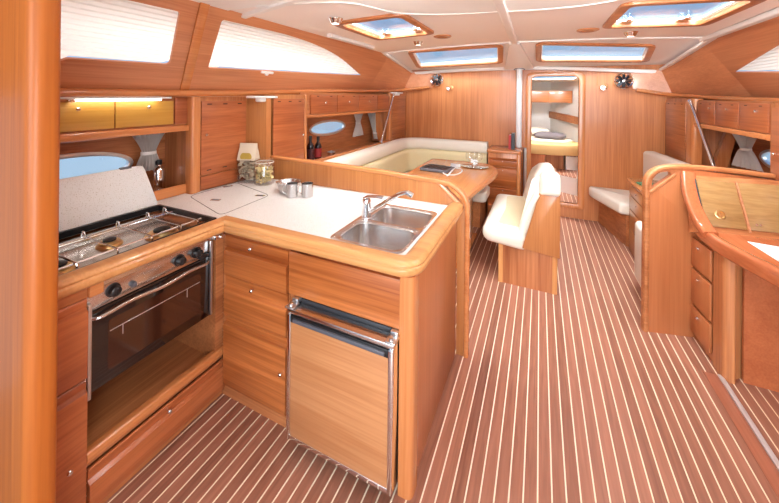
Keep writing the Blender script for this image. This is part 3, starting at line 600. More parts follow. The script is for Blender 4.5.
# tall galley locker
ang = math.atan2(.03, .46)
MT = frame_mtx((-2.165, 1.54, 0), (.025, .41, 0), (0, 0, 1))
t = thing('tall_locker', 'tall galley locker with a vented door behind the pasta jar', 'locker', (-2.3, 1.75, .915))
b = BM(); plate(b, [(-2.45, 1.505), (-2.167, 1.505), (-2.167, 1.54), (-2.143, 1.932), (-2.143, 2.03), (-2.40, 2.03)], (), .917, 1.578, 'z'); obj('body', b, 'wood_z', t)
b = BM(); plate(b, rpoly([(-2.20, 1.475), (-2.13, 1.475), (-2.145, 1.545), (-2.2, 1.545)], [.0, .04, .004, 0], 8), (), .917, 1.578, 'z'); obj('corner_post', b, 'trim_z', t)
panel_door(t, MT,   .012, .382, 1.025, 1.55, 'front_y', kn=(.045, 1.31), vents=(1.525, 1.055))
panel_door(t, MT, .012, .388, .92, 1.02, 'front_y', 'plinth_board')
# second locker, beyond the divider
t = thing('tall_locker', 'locker with a vented door just behind the left end of the divider', 'locker', (-2.1, 2.3, .9))
b = BM(); box(b, -2.40, -1.985, 2.08, 2.45, .915, 1.60, .003); obj('body', b, 'divider', t)
b = BM(); plate(b, [(-2.143, 1.935), (-1.985, 1.99), (-1.985, 2.04), (-2.144, 2.04)], (), .917, 1.585, 'z', bev=.004); obj('return_panel', b, 'divider', t)
MT2 = frame_mtx((-1.985, 2.05, 0), (.0, 1, 0), (0, 0, 1))
panel_door(t, MT2, .0, .392, .95, 1.565, 'front_y', kn=(.36, 1.235), vents=(1.54,))
b = BM(); box(b, -2.0, -1.966, 2.445, 2.478, .915, 1.60, .010, 3); obj('corner_post', b, 'trim_z', t)
# white bracket mouldings under the cornice
def bracket(x, y, z, label):
    t_ = thing('cornice_bracket', label, 'bracket', (x, y, z), 'white cornice brackets')
    b_ = BM(); box(b_, x - .05, x + .05, y - .12, y + .12, z, z + .018, .006, 3); obj('plate', b_, 'white', t_)
    b_ = BM(); box(b_, x - .03, x + .03, y - .05, y + .05, z - .03, z + .004, .012, 3); obj('hub', b_, 'white', t_)
bracket(-2.02, 1.98, 1.568, 'white moulded bracket under the port cornice above the pasta jar')
bracket(-1.92, 4.47, 1.63, 'white moulded bracket at the top of the port saloon pole')

sk = frame_mtx((-2.075, 1.9585, 1.165), (.158, .055, 0), (0, 0, 1))
t = thing('power_socket', 'small black power socket on the wall right behind the pasta bag', 'socket', (-2.075, 1.955, 1.13)); b = BM(); box(b, -.024, .024, -.035, .035, 0, .016, .004, 2, sk); box(b, -.014, .014, -.02, .02, .012, .018, .002, 1, sk); obj('cover', b, 'black', t)
# --- things on the worktop
def bag():
    t_ = thing('pasta_bag', 'clear gusseted bag of pasta with a cream paper top and gold label', 'food bag', (-2.06, 1.885, .916), rz=.35)
    rings = []
    for z, w, d in ((0, .066, .045), (.02, .072, .05), (.1, .072, .05), (.19, .071, .042)): rings.append([(p[0], p[1], z) for p in rrect(w * 2, d * 2, .015, 3)])
    mm = wm(t_); b_ = BM(); loft(b_, rings); bmesh.ops.transform(b_, matrix=mm, verts=b_.verts); obj('clear_body', b_, 'glass', t_)
    rings = [[(p[0], p[1], z) for p in rrect(w * 2, d * 2, .008, 3)] for z, w, d in ((.175, .073, .044), (.22, .071, .034), (.27, .070, .012), (.298, .070, .006), (.302, .070, .004))]
    b_ = BM(); loft(b_, rings); bmesh.ops.transform(b_, matrix=mm, verts=b_.verts); obj('paper_top', b_, plain('cream_paper', lin(226, 210, 186), .7), t_)
    b_ = BM(); plate(b_, rpoly([(-.042, .185), (.042, .185), (.046, .205), (.032, .232), (-.032, .232), (-.046, .205)], .01), (), -.052, -.048, 'y'); bmesh.ops.transform(b_, matrix=mm @ Matrix.Translation((0, .008, 0)), verts=b_.verts); obj('label', b_, plain('gold_label', lin(190, 160, 70), .5), t_)
    return t_
bag()
def pasta(n, rx, ry, z0, z1, mm, name, label, roundtop=False, mat='pasta'):
    b_ = BM(); rnd = random.Random(n)
    for i in range(n):
        while True:
            x, y = rnd.uniform(-1, 1), rnd.uniform(-1, 1)
            if x * x + y * y < 1 or not roundtop: break
        z = rnd.uniform(z0, z1); m_ = mm @ Matrix.Translation((x * rx, y * ry, z)) @ Matrix.Rotation(rnd.uniform(0, 6), 4, 'Z') @ Matrix.Rotation(rnd.uniform(0, 3), 4, 'X')
        t_ = BM(); r_ = []
        for k in range(5):
            a = k / 4 - .5; r_.append([t_.verts.new((a * .03, .011 * math.cos(a * 4 + q) , .006 * math.sin(q * 2 + a * 5))) for q in (0, 1.3, 2.6, 3.9, 5.2)])
        for A, B in zip(r_, r_[1:]):
            for j in range(5): t_.faces.new((A[j], A[(j + 1) % 5], B[(j + 1) % 5], B[j]))
        t_.faces.new(r_[0]); t_.faces.new(r_[-1]); merge(b_, t_, m_)
    o = obj(name, b_, mat, None, label); o['category'] = 'pasta'; o['kind'] = 'stuff'; return o
pasta(110, .058, .032, .022, .175, Matrix.Translation((-2.06, 1.885, .916)) @ Matrix.Rotation(.35, 4, 'Z'), 'pasta', 'dry pasta inside the clear bag', mat='palepasta')
JC = (-1.905, 1.895, .916)
t = thing('storage_jar', 'round clip-top glass jar full of pasta beside the pasta bag', 'jar', JC)
b = BM(); lathe(b, [(0, .002), (.066, .002), (.074, .01), (.075, .14), (.068, .158), (.064, .166)], JC, 32); obj('glass_body', b, 'glass', t)
b = BM(); lathe(b, [(.066, .170), (.07, .174), (.07, .188), (.055, .196), (.02, .20), (0, .2)], JC, 32); obj('lid', b, 'glass', t)
b = BM(); lathe(b, [(.063, .164), (.069, .164), (.069, .171), (.063, .171), (.063, .164)], JC, 32); obj('seal_ring', b, plain('pale_rubber', lin(226, 214, 196), .6), t)
b = BM(); th = Vector((math.cos(-.5), math.sin(-.5), 0)); c0 = Vector(JC)
tube(b, [c0 + th * .071 + Vector((0, 0, .125)), c0 + th * .088 + Vector((0, 0, .15)), c0 + th * .086 + Vector((0, 0, .175)), c0 + th * .066 + Vector((0, 0, .192))], .003, 8); lathe(b, [(.0735, .150), (.0755, .150), (.0755, .154), (.0735, .154), (.0735, .15)], JC, 28); obj('wire_clip', b, 'chrome', t)
pasta(120, .055, .055, .022, .135, Matrix.Translation(JC), 'pasta', 'dry pasta inside the clip-top jar', True)
BC = (-1.60, 1.82, .916)
t = thing('mixing_bowl', 'stainless bowl with a ring handle behind the two steel mugs', 'bowl', BC)
b = BM(); lathe(b, [(0, .001), (.058, .001), (.066, .006), (.076, .05), (.084, .072), (.088, .073), (.082, .07), (.073, .05), (.062, .008), (0, .004)], BC, 36); obj('body', b, 'steel', t)
b = BM(); tube(b, smooth_path([(BC[0] - .083, BC[1] - .02, BC[2] + .064), (BC[0] - .105, BC[1] - .015, BC[2] + .062), (BC[0] - .105, BC[1] + .015, BC[2] + .062), (BC[0] - .083, BC[1] + .02, BC[2] + .064)], 5), .003, 8); obj('handle', b, 'steel', t)
def mug(loc, rz, label):
    t_ = thing('steel_mug', label, 'mug', loc, 'stainless mugs'); t_.rotation_euler = (0, 0, rz); mm = wm(t_)
    b_ = BM(); lathe(b_, [(0, .001), (.036, .001), (.038, .004), (.038, .088), (.0395, .09), (.037, .089), (.035, .008), (0, .005)], (0, 0, 0), 32); bmesh.ops.transform(b_, matrix=mm, verts=b_.verts); obj('body', b_, 'steel', t_)
    b_ = BM(); tube(b_, smooth_path([(-.036, 0, .074), (-.056, 0, .076), (-.066, 0, .058), (-.062, 0, .032), (-.037, 0, .018)], 5), .0035, 8); bmesh.ops.transform(b_, matrix=mm, verts=b_.verts); obj('handle', b_, 'steel', t_)
mug((-1.505, 1.745, .916), .5, 'left steel mug, standing in front of the bowl'); mug((-1.415, 1.79, .916), .5, 'right steel mug, nearer the sink')
FC = (-2.40, 1.42, .933)
t = thing('vacuum_flask', 'small stainless flask with a black stopper in the niche beside the tilted lid', 'flask', FC)
b = BM(); lathe(b, [(0, 0), (.036, 0), (.04, .006), (.04, .135), (.036, .15), (.02, .165), (.018, .175)], FC, 28); obj('body', b, 'chrome', t)
b = BM(); lathe(b, [(.019, .172), (.02, .178), (.02, .20), (.014, .205), (0, .206)], FC, 20); obj('stopper', b, 'black', t)
b = BM(); tube(b, smooth_path([(FC[0] + .028, FC[1] - .03, FC[2] + .13), (FC[0] + .045, FC[1] - .05, FC[2] + .125), (FC[0] + .048, FC[1] - .052, FC[2] + .06), (FC[0] + .03, FC[1] - .03, FC[2] + .04)], 5), .005, 8); obj('handle', b, 'chrome', t)

# ============================================================ CURTAINS
def curtain(loc, axis_u, n_in, h, wt, wm_, wb, label, tie=.5, skew=0, group='tied white curtains'):
    u, nn = Vector(axis_u).normalized(), Vector(n_in).normalized(); t_ = thing('curtain', label, 'curtain', loc, group); b_ = BM(); rows = []; nu, nv = 40, 26; L0 = Vector(loc)
    for i in range(nv + 1):
        s = i / nv
        w = wm_ + (wt - wm_) * (1 - min(1, s / tie)) ** 1.3 if s < tie else wm_ + (wb - wm_) * ((s - tie) / (1 - tie)) ** .7
        off = skew * s; amp = .010 + .008 * abs(s - tie)
        rows.append([b_.verts.new(L0 + u * ((j / nu - .5) * w + off) + nn * (amp * math.sin(j / nu * PI * 13 + .6 * math.sin(5 * s))) + Vector((0, 0, -h * s))) for j in range(nu + 1)])
    for A, B in zip(rows, rows[1:]):
        for j in range(nu): b_.faces.new((A[j], A[j + 1], B[j + 1], B[j]))
    g = bmesh.ops.solidify(b_, geom=list(b_.faces), thickness=.002); obj('cloth', b_, 'curtain', t_, ang=60)
    b_ = BM(); c_ = L0 + u * skew * tie + Vector((0, 0, -h * tie)); r_ = [c_ + u * (wm_ * .55 * math.cos(a)) + nn * (.022 * math.sin(a)) for a in [2 * PI * i / 20 for i in range(20)]]
    sweep(b_, r_, rrect(.004, .022, .001), (0, 0, 1), True); obj('tie_band', b_, 'whitegel', t_); return t_
curtain((-2.41, 1.36, 1.343), (0, 1, 0), (1, 0, 0), .27, .24, .085, .17, 'white gathered curtain beside the galley port light', .55)
curtain((-2.27, 3.95, 1.37), (0, 1, 0), (1, 0, 0), .33, .30, .10, .27, 'white tied curtain beside the port saloon light', .45)
curtain((-2.22, 4.235, 1.375), (1, 0, 0), (0, -1, 0), .40, .13, .05, .06, 'slim white curtain hanging next to the slanted rib in the port saloon', .8, .08)
curtain((1.66, 3.99, 1.32), (.35, -1, 0), (-1, -.35, 0), .33, .28, .09, .30, 'white tied curtain beside the starboard port light', .5, .03)

# ============================================================ SALOON, PORT SIDE
MH = frame_mtx((-2.055, 2.60, 0), (.066, 1.75, 0), (0, 0, 1))
t = thing('overhead_locker', 'row of small overhead lockers above the port saloon light and bottles', 'locker', (-2.2, 3.45, 1.4))
b = BM(); plate(b, [(-2.38, 2.485), (-2.06, 2.485), (-1.992, 4.335), (-2.26, 4.335)], (), 1.40, 1.62, 'z'); obj('body', b, 'wood_y', t)
b = BM(); sweep(b, [(-2.058, 2.485, 1.385), (-1.992, 4.335, 1.385)], rrect(.045, .03, .008)); obj('lower_trim', b, 'trim_y', t)
us = [.02, .46, .91, 1.38]
for i in range(3):
    panel_door(t, MH, us[i], us[i + 1], 1.408, 1.60, 'front_y', kn=((us[i] + us[i + 1]) / 2, 1.52), vents=(1.585,), nv=2)
panel_door(t, MH, 1.385, 1.74, 1.408, 1.60, 'front_y', 'end_panel')
t = thing('corner_locker', 'narrow tall locker in the forward port corner behind the chrome pole', 'locker', (-2.1, 4.65, .93))
b = BM(); plate(b, [(-2.27, 4.36), (-2.0, 4.36), (-1.985, 4.99), (-2.25, 4.99)], (), .93, 1.65, 'z'); obj('body', b, 'wood_z', t)
b = BM(); plate(b, rpoly([(-2.03, 4.33), (-1.965, 4.33), (-1.965, 4.42), (-2.03, 4.42)], .025, 5), (), .93, 1.64, 'z'); obj('corner_post', b, 'trim_z', t)
panel_door(t, frame_mtx((-1.997, 4.43, 0), (.01, .5, 0), (0, 0, 1)), .02, .53, .96, 1.60, 'wood_y')
# ledge behind the settee, with a rail
t = thing('settee_ledge', 'wooden ledge behind the port settee carrying the bottles', 'shelf', (-2.15, 3.3, .9))
b = BM(); plate(b, [(-2.40, 2.48), (-2.01, 2.48), (-1.99, 4.33), (-2.30, 4.33)], (), .895, .912, 'z'); obj('board', b, 'wood_y', t)
b = BM(); sweep(b, [(-2.005, 2.49, .925), (-1.99, 3.5, .925), (-1.98, 4.32, .925)], rrect(.05, .07, .014)); obj('rail', b, 'trim_y', t)
t = thing('hull_rib', 'slanted wooden rib against the port hull beside the slim curtain', 'hull rib', (-2.24, 4.3, .92))
b = BM(); loft(b, [[(-2.23, 4.28, 1.36), (-2.11, 4.28, 1.36), (-2.11, 4.325, 1.36), (-2.23, 4.325, 1.36)], [(-2.12, 4.28, .95), (-2.03, 4.28, .95), (-2.03, 4.325, .95), (-2.12, 4.325, .95)]]); obj('board', b, 'trim_z', t)
def bottle(loc, label, lab, h=.26, n='wine_bottle', r=.037):
    t_ = thing(n, label, 'bottle', loc, 'bottles on the settee ledge'); b_ = BM()
    lathe(b_, [(0, .002), (r * .9, 0), (r, .005), (r, h * .58), (r * .9, h * .65), (r * .42, h * .76), (r * .36, h * .8), (r * .36, h * .93), (r * .42, h * .935), (r * .42, h * .955), (0, h * .955)], loc, 28); obj('glass_body', b_, 'wine', t_)
    b_ = BM(); lathe(b_, [(r * 1.01, h * .14), (r * 1.012, h * .15), (r * 1.012, h * .5), (r * 1.01, h * .51)], loc, 28); obj('label', b_, lab, t_)
    b_ = BM(); lathe(b_, [(r * .4, h * .82), (r * .45, h * .83), (r * .45, h), (r * .3, h * 1.005), (0, h * 1.005)], loc, 18); obj('cap', b_, 'black', t_)
bottle((-2.13, 2.735, .9125), 'left dark wine bottle on the ledge, nearer the locker', plain('maroon_label', lin(66, 18, 24), .6), .265)
bottle((-2.12, 2.85, .9125), 'right dark wine bottle with a red label on the ledge', plain('red_wine_label', lin(150, 36, 36), .6), .25)
t = thing('steel_ashtray', 'small round steel pot on the ledge to the right of the bottles', 'pot', (-2.11, 3.08, .9125))
b = BM(); lathe(b, [(0, .002), (.04, 0), (.043, .004), (.043, .045), (.046, .05), (.04, .05), (.038, .01), (0, .008)], (-2.11, 3.08, .9125), 28); obj('body', b, 'steel', t)
b = BM(); lathe(b, [(.045, .05), (.045, .056), (.02, .06), (.008, .062), (.008, .07), (0, .07)], (-2.11, 3.08, .9125), 28); obj('lid', b, 'alu', t)
def pole(a, c_, label):
    t_ = thing('grab_pole', label, 'pole', a, 'chrome grab poles'); b_ = BM(); tube(b_, [a, c_], .014, 14); obj('tube', b_, 'steel', t_)
    d = (Vector(c_) - Vector(a)).normalized()
    for p, s in ((Vector(a), 1), (Vector(c_), -1)):
        b_ = BM(); lathe(b_, [(.028, 0), (.028, .012), (.02, .03), (.016, .055), (.014, .055)], p, 16, d * s); obj('end_fitting', b_, 'chrome', t_)
pole((-1.955, 4.02, .955), (-1.95, 4.43, 1.63), 'slanted chrome grab pole between the port settee ledge and cornice')
pole((1.355, 3.64, .94), (1.365, 4.24, 1.575), 'slanted chrome grab pole on the starboard side behind the chart table')
# settee
t = thing('port_settee', 'U-shaped cream and yellow settee around the saloon table', 'settee', (-1.6, 3.8, 0))
b = BM(); box(b, -2.0, -1.42, 2.1, 4.95, 0, .32); box(b, -1.45, -.65, 4.12, 4.95, 0, .32); obj('base', b, 'wood_y', t)
def seat(par, poly, z0, z1, mat, name='seat_cushion', r=.06, bev=.035):
    b_ = BM(); plate(b_, rpoly(poly, r, 5), (), z0, z1, 'z'); ed = [q for q in b_.edges if len(q.link_faces) == 2 and abs(q.verts[0].co.z - q.verts[1].co.z) < 1e-5 and q.calc_face_angle(0) > .8]
    bmesh.ops.bevel(b_, geom=ed, offset=bev, segments=4, profile=.5, affect='EDGES'); return obj(name, b_, mat, par)
seat(t, [(-1.95, 2.1), (-1.40, 2.1), (-1.40, 4.05), (-1.95, 4.05)], .32, .45, 'yellowfab'); seat(t, [(-1.95, 4.055), (-.575, 4.055), (-.575, 4.44), (-.645, 4.48), (-.645, 4.85), (-1.95, 4.85)], .32, .45, 'cream')
arcp = [(-1.90 + .30 - .30 * math.cos(a), 4.56 + .30 * math.sin(a)) for a in [i * PI / 2 / 6 for i in range(1, 7)]]
def backs(z, w, h, mat, nm, inset):
    for pth_ in ([(-1.885 + inset, 2.12), (-1.895 + inset, 2.98)], [(-1.895 + inset, 2.985), (-1.90 + inset, 4.5)] + [(x + inset * .6, y - inset * .6) for x, y in arcp[:4]], [(x + inset * .6, y - inset * .6) for x, y in arcp[3:]] + [(-1.2, 4.87 - inset), (-.67, 4.87 - inset)]):
        b_ = BM(); sweep(b_, [(p[0], p[1], z) for p in pth_], rrect(w, h, w * .42, 5)); obj(nm, b_, mat, t)
backs(.868, .15, .17, 'cream', 'back_cushion', 0); backs(.62, .16, .34, 'yellowfab', 'lumbar_cushion', .03)
# table
t = thing('saloon_table', 'varnished saloon table with rounded corners in front of the port settee', 'table', (-.95, 3.7, 0))
tp = rpoly([(-1.37, 2.86), (-.57, 2.86), (-.415, 4.02), (-.55, 4.47), (-1.37, 4.47)], [.05, .1, .3, .22, .05], 8)
b = BM(); plate(b, grow(tp, -.035), (), .69, .7225, 'z'); obj('table_top', b, 'table', t)
b = BM(); sweep(b, [(p[0], p[1], .704) for p in grow(tp, -.022)], rrect(.046, .044, .012, 4), (0, 0, 1), True); obj('table_edge', b, 'trim_y', t)
b = BM(); box(b, -.984, -.981, 2.92, 4.46, .7222, .7228); obj('leaf_joint', b, 'slot', t)
b = BM(); box(b, -.76, -.68, 3.10, 3.82, .02, .69, .012, 3); obj('pedestal', b, 'pale_z', t)  # pale wood stands in for a highlight along the leg
b = BM(); box(b, -.80, -.64, 3.05, 3.87, 0, .03, .006); obj('foot', b, 'trim_y', t)
# items on the table
T0 = .7265
t = thing('game_box', 'flat charcoal box with a grid of compartments on the saloon table', 'box', (-1.10, 3.80, T0), rz=-.12); mm = wm(t)
b = BM(); box(b, -.17, .17, -.13, .13, 0, .03, .006, 2, mm); obj('tray', b, plain('grey_box', (.16, .16, .18, 1), .4), t)
b = BM()
for i in range(4):
    for j in range(3): box(b, -.15 + i * .077, -.083 + i * .077, -.112 + j * .077, -.045 + j * .077, .028, .036, .004, 1, mm)
obj('compartment_pads', b, 'black', t)
solo('folded_note', box(BM(), -.06, .06, -.09, .09, 0, .004, .001, 1, Matrix.Translation((-.96, 4.13, T0)) @ Matrix.Rotation(.2, 4, 'Z')), 'paper', 'small white folded note next to the charcoal box on the table', 'note')
TC = (-.73, 4.16, T0)
t = thing('serving_tray', 'oval silver tray under the drinking glasses on the saloon table', 'tray', TC)
b = BM(); lathe(b, [(0, .004), (.10, .004), (.125, .010), (.145, .016), (.146, .013), (.12, .004), (.09, 0), (0, 0)], (0, 0, 0), 40); bmesh.ops.transform(b, matrix=Matrix.Translation(TC) @ Matrix.Diagonal((1.15, .8, .6, 1)), verts=b.verts); obj('dish', b, 'chrome', t)
for dx, dy, lab in ((-.06, -.02, 'left stemmed glass on the silver tray'), (.05, .0, 'right stemmed glass on the silver tray'), (-.01, .05, 'rear stemmed glass on the silver tray')):
    p = (TC[0] + dx, TC[1] + dy, T0 + .003); t = thing('wine_glass', lab, 'glass', p, 'glasses on the silver tray')
    G = 1.25
    b = BM(); lathe(b, [(q * G, z * G) for q, z in ((.0, .06), (.02, .064), (.034, .08), (.038, .10), (.033, .14))], p, 24); obj('cup', b, 'glass', t)
    b = BM(); lathe(b, [(q * G, z * G) for q, z in ((0, 0), (.03, 0), (.03, .003), (.006, .006), (.004, .05), (.008, .0595), (0, .0598))], p, 20); obj('stem', b, 'glass', t)
t = thing('white_flowers', 'cluster of small white flowers between the glasses on the tray', 'flowers', (TC[0] - .0, TC[1] - .055, T0 + .0045)); b = BM(); rnd = random.Random(3)
for i in range(14): ball(b, (TC[0] + rnd.uniform(-.045, .045), TC[1] - .055 + rnd.uniform(-.015, .015), T0 + .02 + rnd.uniform(.03, .08)), rnd.uniform(.012, .02), 1, 1, .8, 10)
obj('blossoms', b, 'paper', t); b = BM(); lathe(b, [(0, 0), (.022, 0), (.026, .03), (.023, .032), (.02, .004), (0, .004)], (TC[0], TC[1] - .055, T0 + .0045), 20); obj('cup', b, 'chrome', t)
LC = Vector((-.91, 3.78, T0 + .005))
t = thing('white_lanyard', 'white looped cord with a straight strip across it on the near part of the table', 'cord', tuple(LC)); b = BM()
tube(b, [LC + Vector((.10 * math.cos(a), .20 * math.sin(a), 0)) for a in [2 * PI * i / 40 for i in range(40)]], .007, 8, True); obj('loop', b, 'cord', t)
b = BM(); sweep(b, [LC + Vector((.01, -.28, .010)), LC + Vector((-.02, .27, .010))], rrect(.02, .006, .002)); obj('strip', b, 'white', t)
# drawer cabinet beside the mast post
t = thing('saloon_drawer_cabinet', 'small drawer cabinet against the bulkhead beside the white post', 'cabinet', (-.42, 4.75, 0))
b = BM(); box(b, -.62, -.225, 4.52, 4.98, 0, .87, .004); obj('body', b, 'wood_z', t)
b = BM(); plate(b, rpoly([(-.635, 4.49), (-.21, 4.49), (-.21, 4.985), (-.635, 4.985)], [.02, .04, 0, 0], 4), (), .868, .90, 'z', bev=.008); obj('top', b, 'trim_x', t)
b = BM(); box(b, -.262, -.215, 4.50, 4.56, 0, .87, .015, 3); obj('corner_post', b, 'trim_z', t)
for z0, z1 in ((.70, .80), (.44, .69), (.22, .43), (.04, .21)):
    d = drawer_x(t, 4.52, -.605, -.265, z0, z1, z1 - .02); knob(d, (-.43, 4.505, z1 - .045 if z1 < .75 else z1 - .03), (0, -1, 0), .008)
for x0, x1, h, mt, lab in ((-.375, -.345, .19, 'red', 'slim red book standing on the drawer cabinet'), (-.342, -.300, .215, 'black', 'black book standing next to the white post')):
    t = thing('book', lab, 'book', (x0 + .015, 4.72, .9005), 'books on the drawer cabinet'); b = BM(); box(b, x0, x0 + .003, 4.66, 4.80, .9005, .9005 + h); box(b, x1 - .003, x1, 4.66, 4.80, .9005, .9005 + h); box(b, x0, x1, 4.656, 4.662, .9005, .9005 + h, .002, 1); obj('cover', b, mt, t)
    b = BM(); box(b, x0 + .003, x1 - .003, 4.662, 4.795, .905, .895 + h); obj('pages', b, 'paper', t)
# mast compression post
t = thing('compression_post', 'white vertical post in front of the bulkhead left of the doorway', 'post', (-.262, 4.88, 0))
b = BM(); plate(b, ell(-.262, 4.90, .038, .036, 24), (), .902, 2.02, 'z'); obj('post', b, 'paint', t)
b = BM(); plate(b, ell(-.18, 4.90, .022, .03, 20), (), 0, .90, 'z'); obj('lower_tube', b, 'alu', t)
b = BM(); box(b, -.32, -.205, 4.85, 4.95, 1.985, 2.0, .004); lathe(b, [(.01, 0), (.01, .01), (0, .012)], (-.325, 4.9, 1.98), 10, (0, -1, 0)); lathe(b, [(.01, 0), (.01, .01), (0, .012)], (-.20, 4.9, 1.98), 10, (0, -1, 0)); obj('collar', b, 'charcoal', t)

# ============================================================ CENTRE BENCH
t = thing('centre_bench', 'cream upholstered bench with a curved back on a wooden box, facing the table', 'bench', (-.09, 3.5, 0))
b = BM(); plate(b, rpoly([(-.315, 3.0), (.14, 3.0), (.14, 4.05), (-.315, 4.05)], [.03, .03, .03, .03], 5), (), 0, .36, 'z'); obj('base', b, 'wood_z', t)
for x0 in (-.318, .098):
    b = BM(); plate(b, rpoly([(x0, 2.996), (x0 + .045, 2.996), (x0 + .045, 3.04), (x0, 3.04)], .02, 5), (), .0, .358, 'z'); obj('corner_post', b, 'pale_z', t)
SB = [(-.125, .33), (.155, .30), (.158, .80), (.152, .83), (.005, .82), (-.02, .72)]
for yy in (2.985, 4.05):
    b = BM(); plate(b, rpoly(SB, [.01, .02, .02, .02, .02, .05], 4), (), yy, yy + .022, 'y', bev=.004); obj('end_panel', b, 'divider', t)
b = BM(); loft(b, [[(.13, y, .30), (.158, y, .30), (.158, y, z), (.13, y, z)] for y, z in ((2.99, .82), (3.2, .86), (3.5, .88), (3.85, .86), (4.07, .80))]); obj('back_panel', b, 'wood_z', t)
# seat: rounded cushion, waterfall front on the port side
b = BM(); rings = []
for y, e_ in ((2.955, .09), (2.965, .05), (2.99, .02), (3.03, .0), (3.3, 0), (3.75, 0), (4.02, .0), (4.07, .03), (4.09, .08)):
    x0, x1, z0, z1 = -.455 + e_ * .9, (-.122 if y < 3.0 else -.06), .305 + e_ * .5, .475 - e_ * .45
    rings.append([(p[0], y, p[1]) for p in rpoly([(x0, z0 + .03), (x1, z0), (x1, z1), (x0, z1)], [.07, .02, .02, .07], 6)])
loft(b, rings); obj('seat_cushion', b, 'cream', t, ang=60)
b = BM(); plate(b, rpoly([(-.33, 3.08), (-.10, 3.06), (-.10, 3.98), (-.33, 3.96), (-.30, 3.52)], .06, 5), (), .468, .484, 'z', bev=.006); obj('seat_inset', b, 'beigefab', t, ang=60)
b = BM(); rings = []
for y, top, th_ in ((3.012, .95, .135), (3.06, .975, .145), (3.15, .985, .15), (3.35, .985, .15), (3.55, .965, .15), (3.8, .92, .15), (3.98, .85, .15), (4.06, .78, .13), (4.085, .70, .08)):
    fx = .045 * (abs(y - 3.52) / .57) ** 2     # ends wrap forward
    L_, R_ = lambda z: -.115 + .13 * (z - .42) / .55 - fx - .02, lambda z: -.115 + .13 * (z - .42) / .55 + th_ - .03
    zb = .43; zs = [zb + (top - zb) * q for q in (0, .2, .4, .6, .8, .92)]
    ring = [(L_(z), y, z) for z in zs] + [(L_(top) + th_ * .2, y, top - .008), (L_(top) + th_ * .5 + .01, y, top), (R_(top) - th_ * .2, y, top - .012)] + [(R_(z) if z > .78 else min(R_(z), .0 + .10), y, z) for z in zs[::-1]]
    rings.append(ring)
loft(b, rings); rings = []
for y, e_ in ((2.952, .055), (2.958, .03), (2.975, .010), (3.0, 0), (3.05, 0), (3.1, .01)): rings.append([(p[0], y, p[1]) for p in rpoly([(.0 + e_, .795 + e_ * .6), (.16 - e_ * .6, .795 + e_ * .6), (.16 - e_ * .6, .99 - e_), (.005 + e_, .99 - e_)], [.02, .03, .07, .06], 6)])
loft(b, rings); obj('back_cushion', b, 'cream', t, ang=60)
b = BM(); sweep(b, smooth_path([(-.13, 3.0, .40), (-.115, 2.995, .52), (-.075, 2.99, .66), (-.015, 2.985, .80)], 6), rrect(.05, .05, .02, 4), (0, 1, 0)); obj('side_bolster', b, 'cream', t, ang=60)

# ============================================================ SALOON, STARBOARD SIDE
t = thing('starboard_settee', 'cream settee with a wooden base by the bulkhead right of the doorway', 'settee', (1.1, 4.6, 0))
b = BM(); plate(b, [(.70, 4.99), (.86, 4.31), (1.36, 4.31), (1.36, 4.99)], (), 0, .33, 'z'); obj('base', b, 'wood_y', t)
seat(t, [(.58, 4.97), (.60, 4.85), (.80, 4.305), (1.36, 4.305), (1.35, 4.97)], .33, .46, 'cream', r=[.03, .06, .03, .03, .03])
b = BM(); sweep(b, [(1.22, 4.95, .71), (1.33, 3.95, .71)], rrect(.14, .50, .045, 4)); obj('back_cushion', b, 'cream', t)
t = thing('side_cabinet', 'narrow pale drawer cabinet between the starboard settee and the nav seat', 'cabinet', (1.0, 4.0, 0))
b = BM(); box(b, .875, 1.16, 3.52, 4.25, 0, .715, .004); obj('body', b, 'pale_z', t)
b = BM(); plate(b, rpoly([(.855, 3.5), (1.17, 3.5), (1.17, 4.295), (.855, 4.295)], [.02, 0, 0, .03], 4), (), .715, .745, 'z', bev=.008); obj('top', b, 'trim_y', t)
for z0, z1 in ((.60, .70), (.45, .59), (.25, .44), (.05, .24)):
    b = BM(); box(b, .865, .877, 3.56, 4.21, z0, z1, .003); d = obj('drawer', b, 'pale_y', t); knob(d, (.867, 3.9, z1 - .04), (-1, 0, 0), .008)
t = thing('green_booklet', 'green booklet lying on the narrow side cabinet behind the loop rail', 'booklet', (.98, 3.95, .7455), rz=.2); mm = wm(t)
b = BM(); box(b, -.07, .07, -.12, .12, 0, .012, .001, 1, mm); obj('cover', b, 'green', t); b = BM(); box(b, -.066, .072, -.116, .116, .0015, .0105, 0, 1, mm); obj('pages', b, 'paper', t)
t = thing('white_cup', 'white cup beside the green booklet behind the loop rail', 'cup', (1.06, 3.74, .7455)); b = BM(); lathe(b, [(0, 0), (.03, 0), (.042, .06), (.044, .075), (.041, .075), (.028, .005), (0, .004)], (1.06, 3.74, .7455), 24); obj('body', b, 'white', t)
b = BM(); tube(b, smooth_path([(1.018, 3.74, .805), (.995, 3.74, .80), (.995, 3.74, .775), (1.025, 3.74, .765)], 4), .005, 8); obj('handle', b, 'white', t)
t = thing('upholstered_chair', 'cream padded chair back standing just behind the chart table partition', 'seat', (.9, 3.1, .1))
b = BM(); box(b, .715, .80, 3.0, 3.33, .13, .60, .04, 4); obj('back_pad', b, 'cream', t)
b = BM(); box(b, .80, 1.3, 2.98, 3.36, 0, .40, .01); obj('seat_box', b, 'wood_y', t)
b = BM(); box(b, .80, 1.28, 2.99, 3.35, .40, .50, .03, 3); obj('seat_cushion', b, 'cream', t)
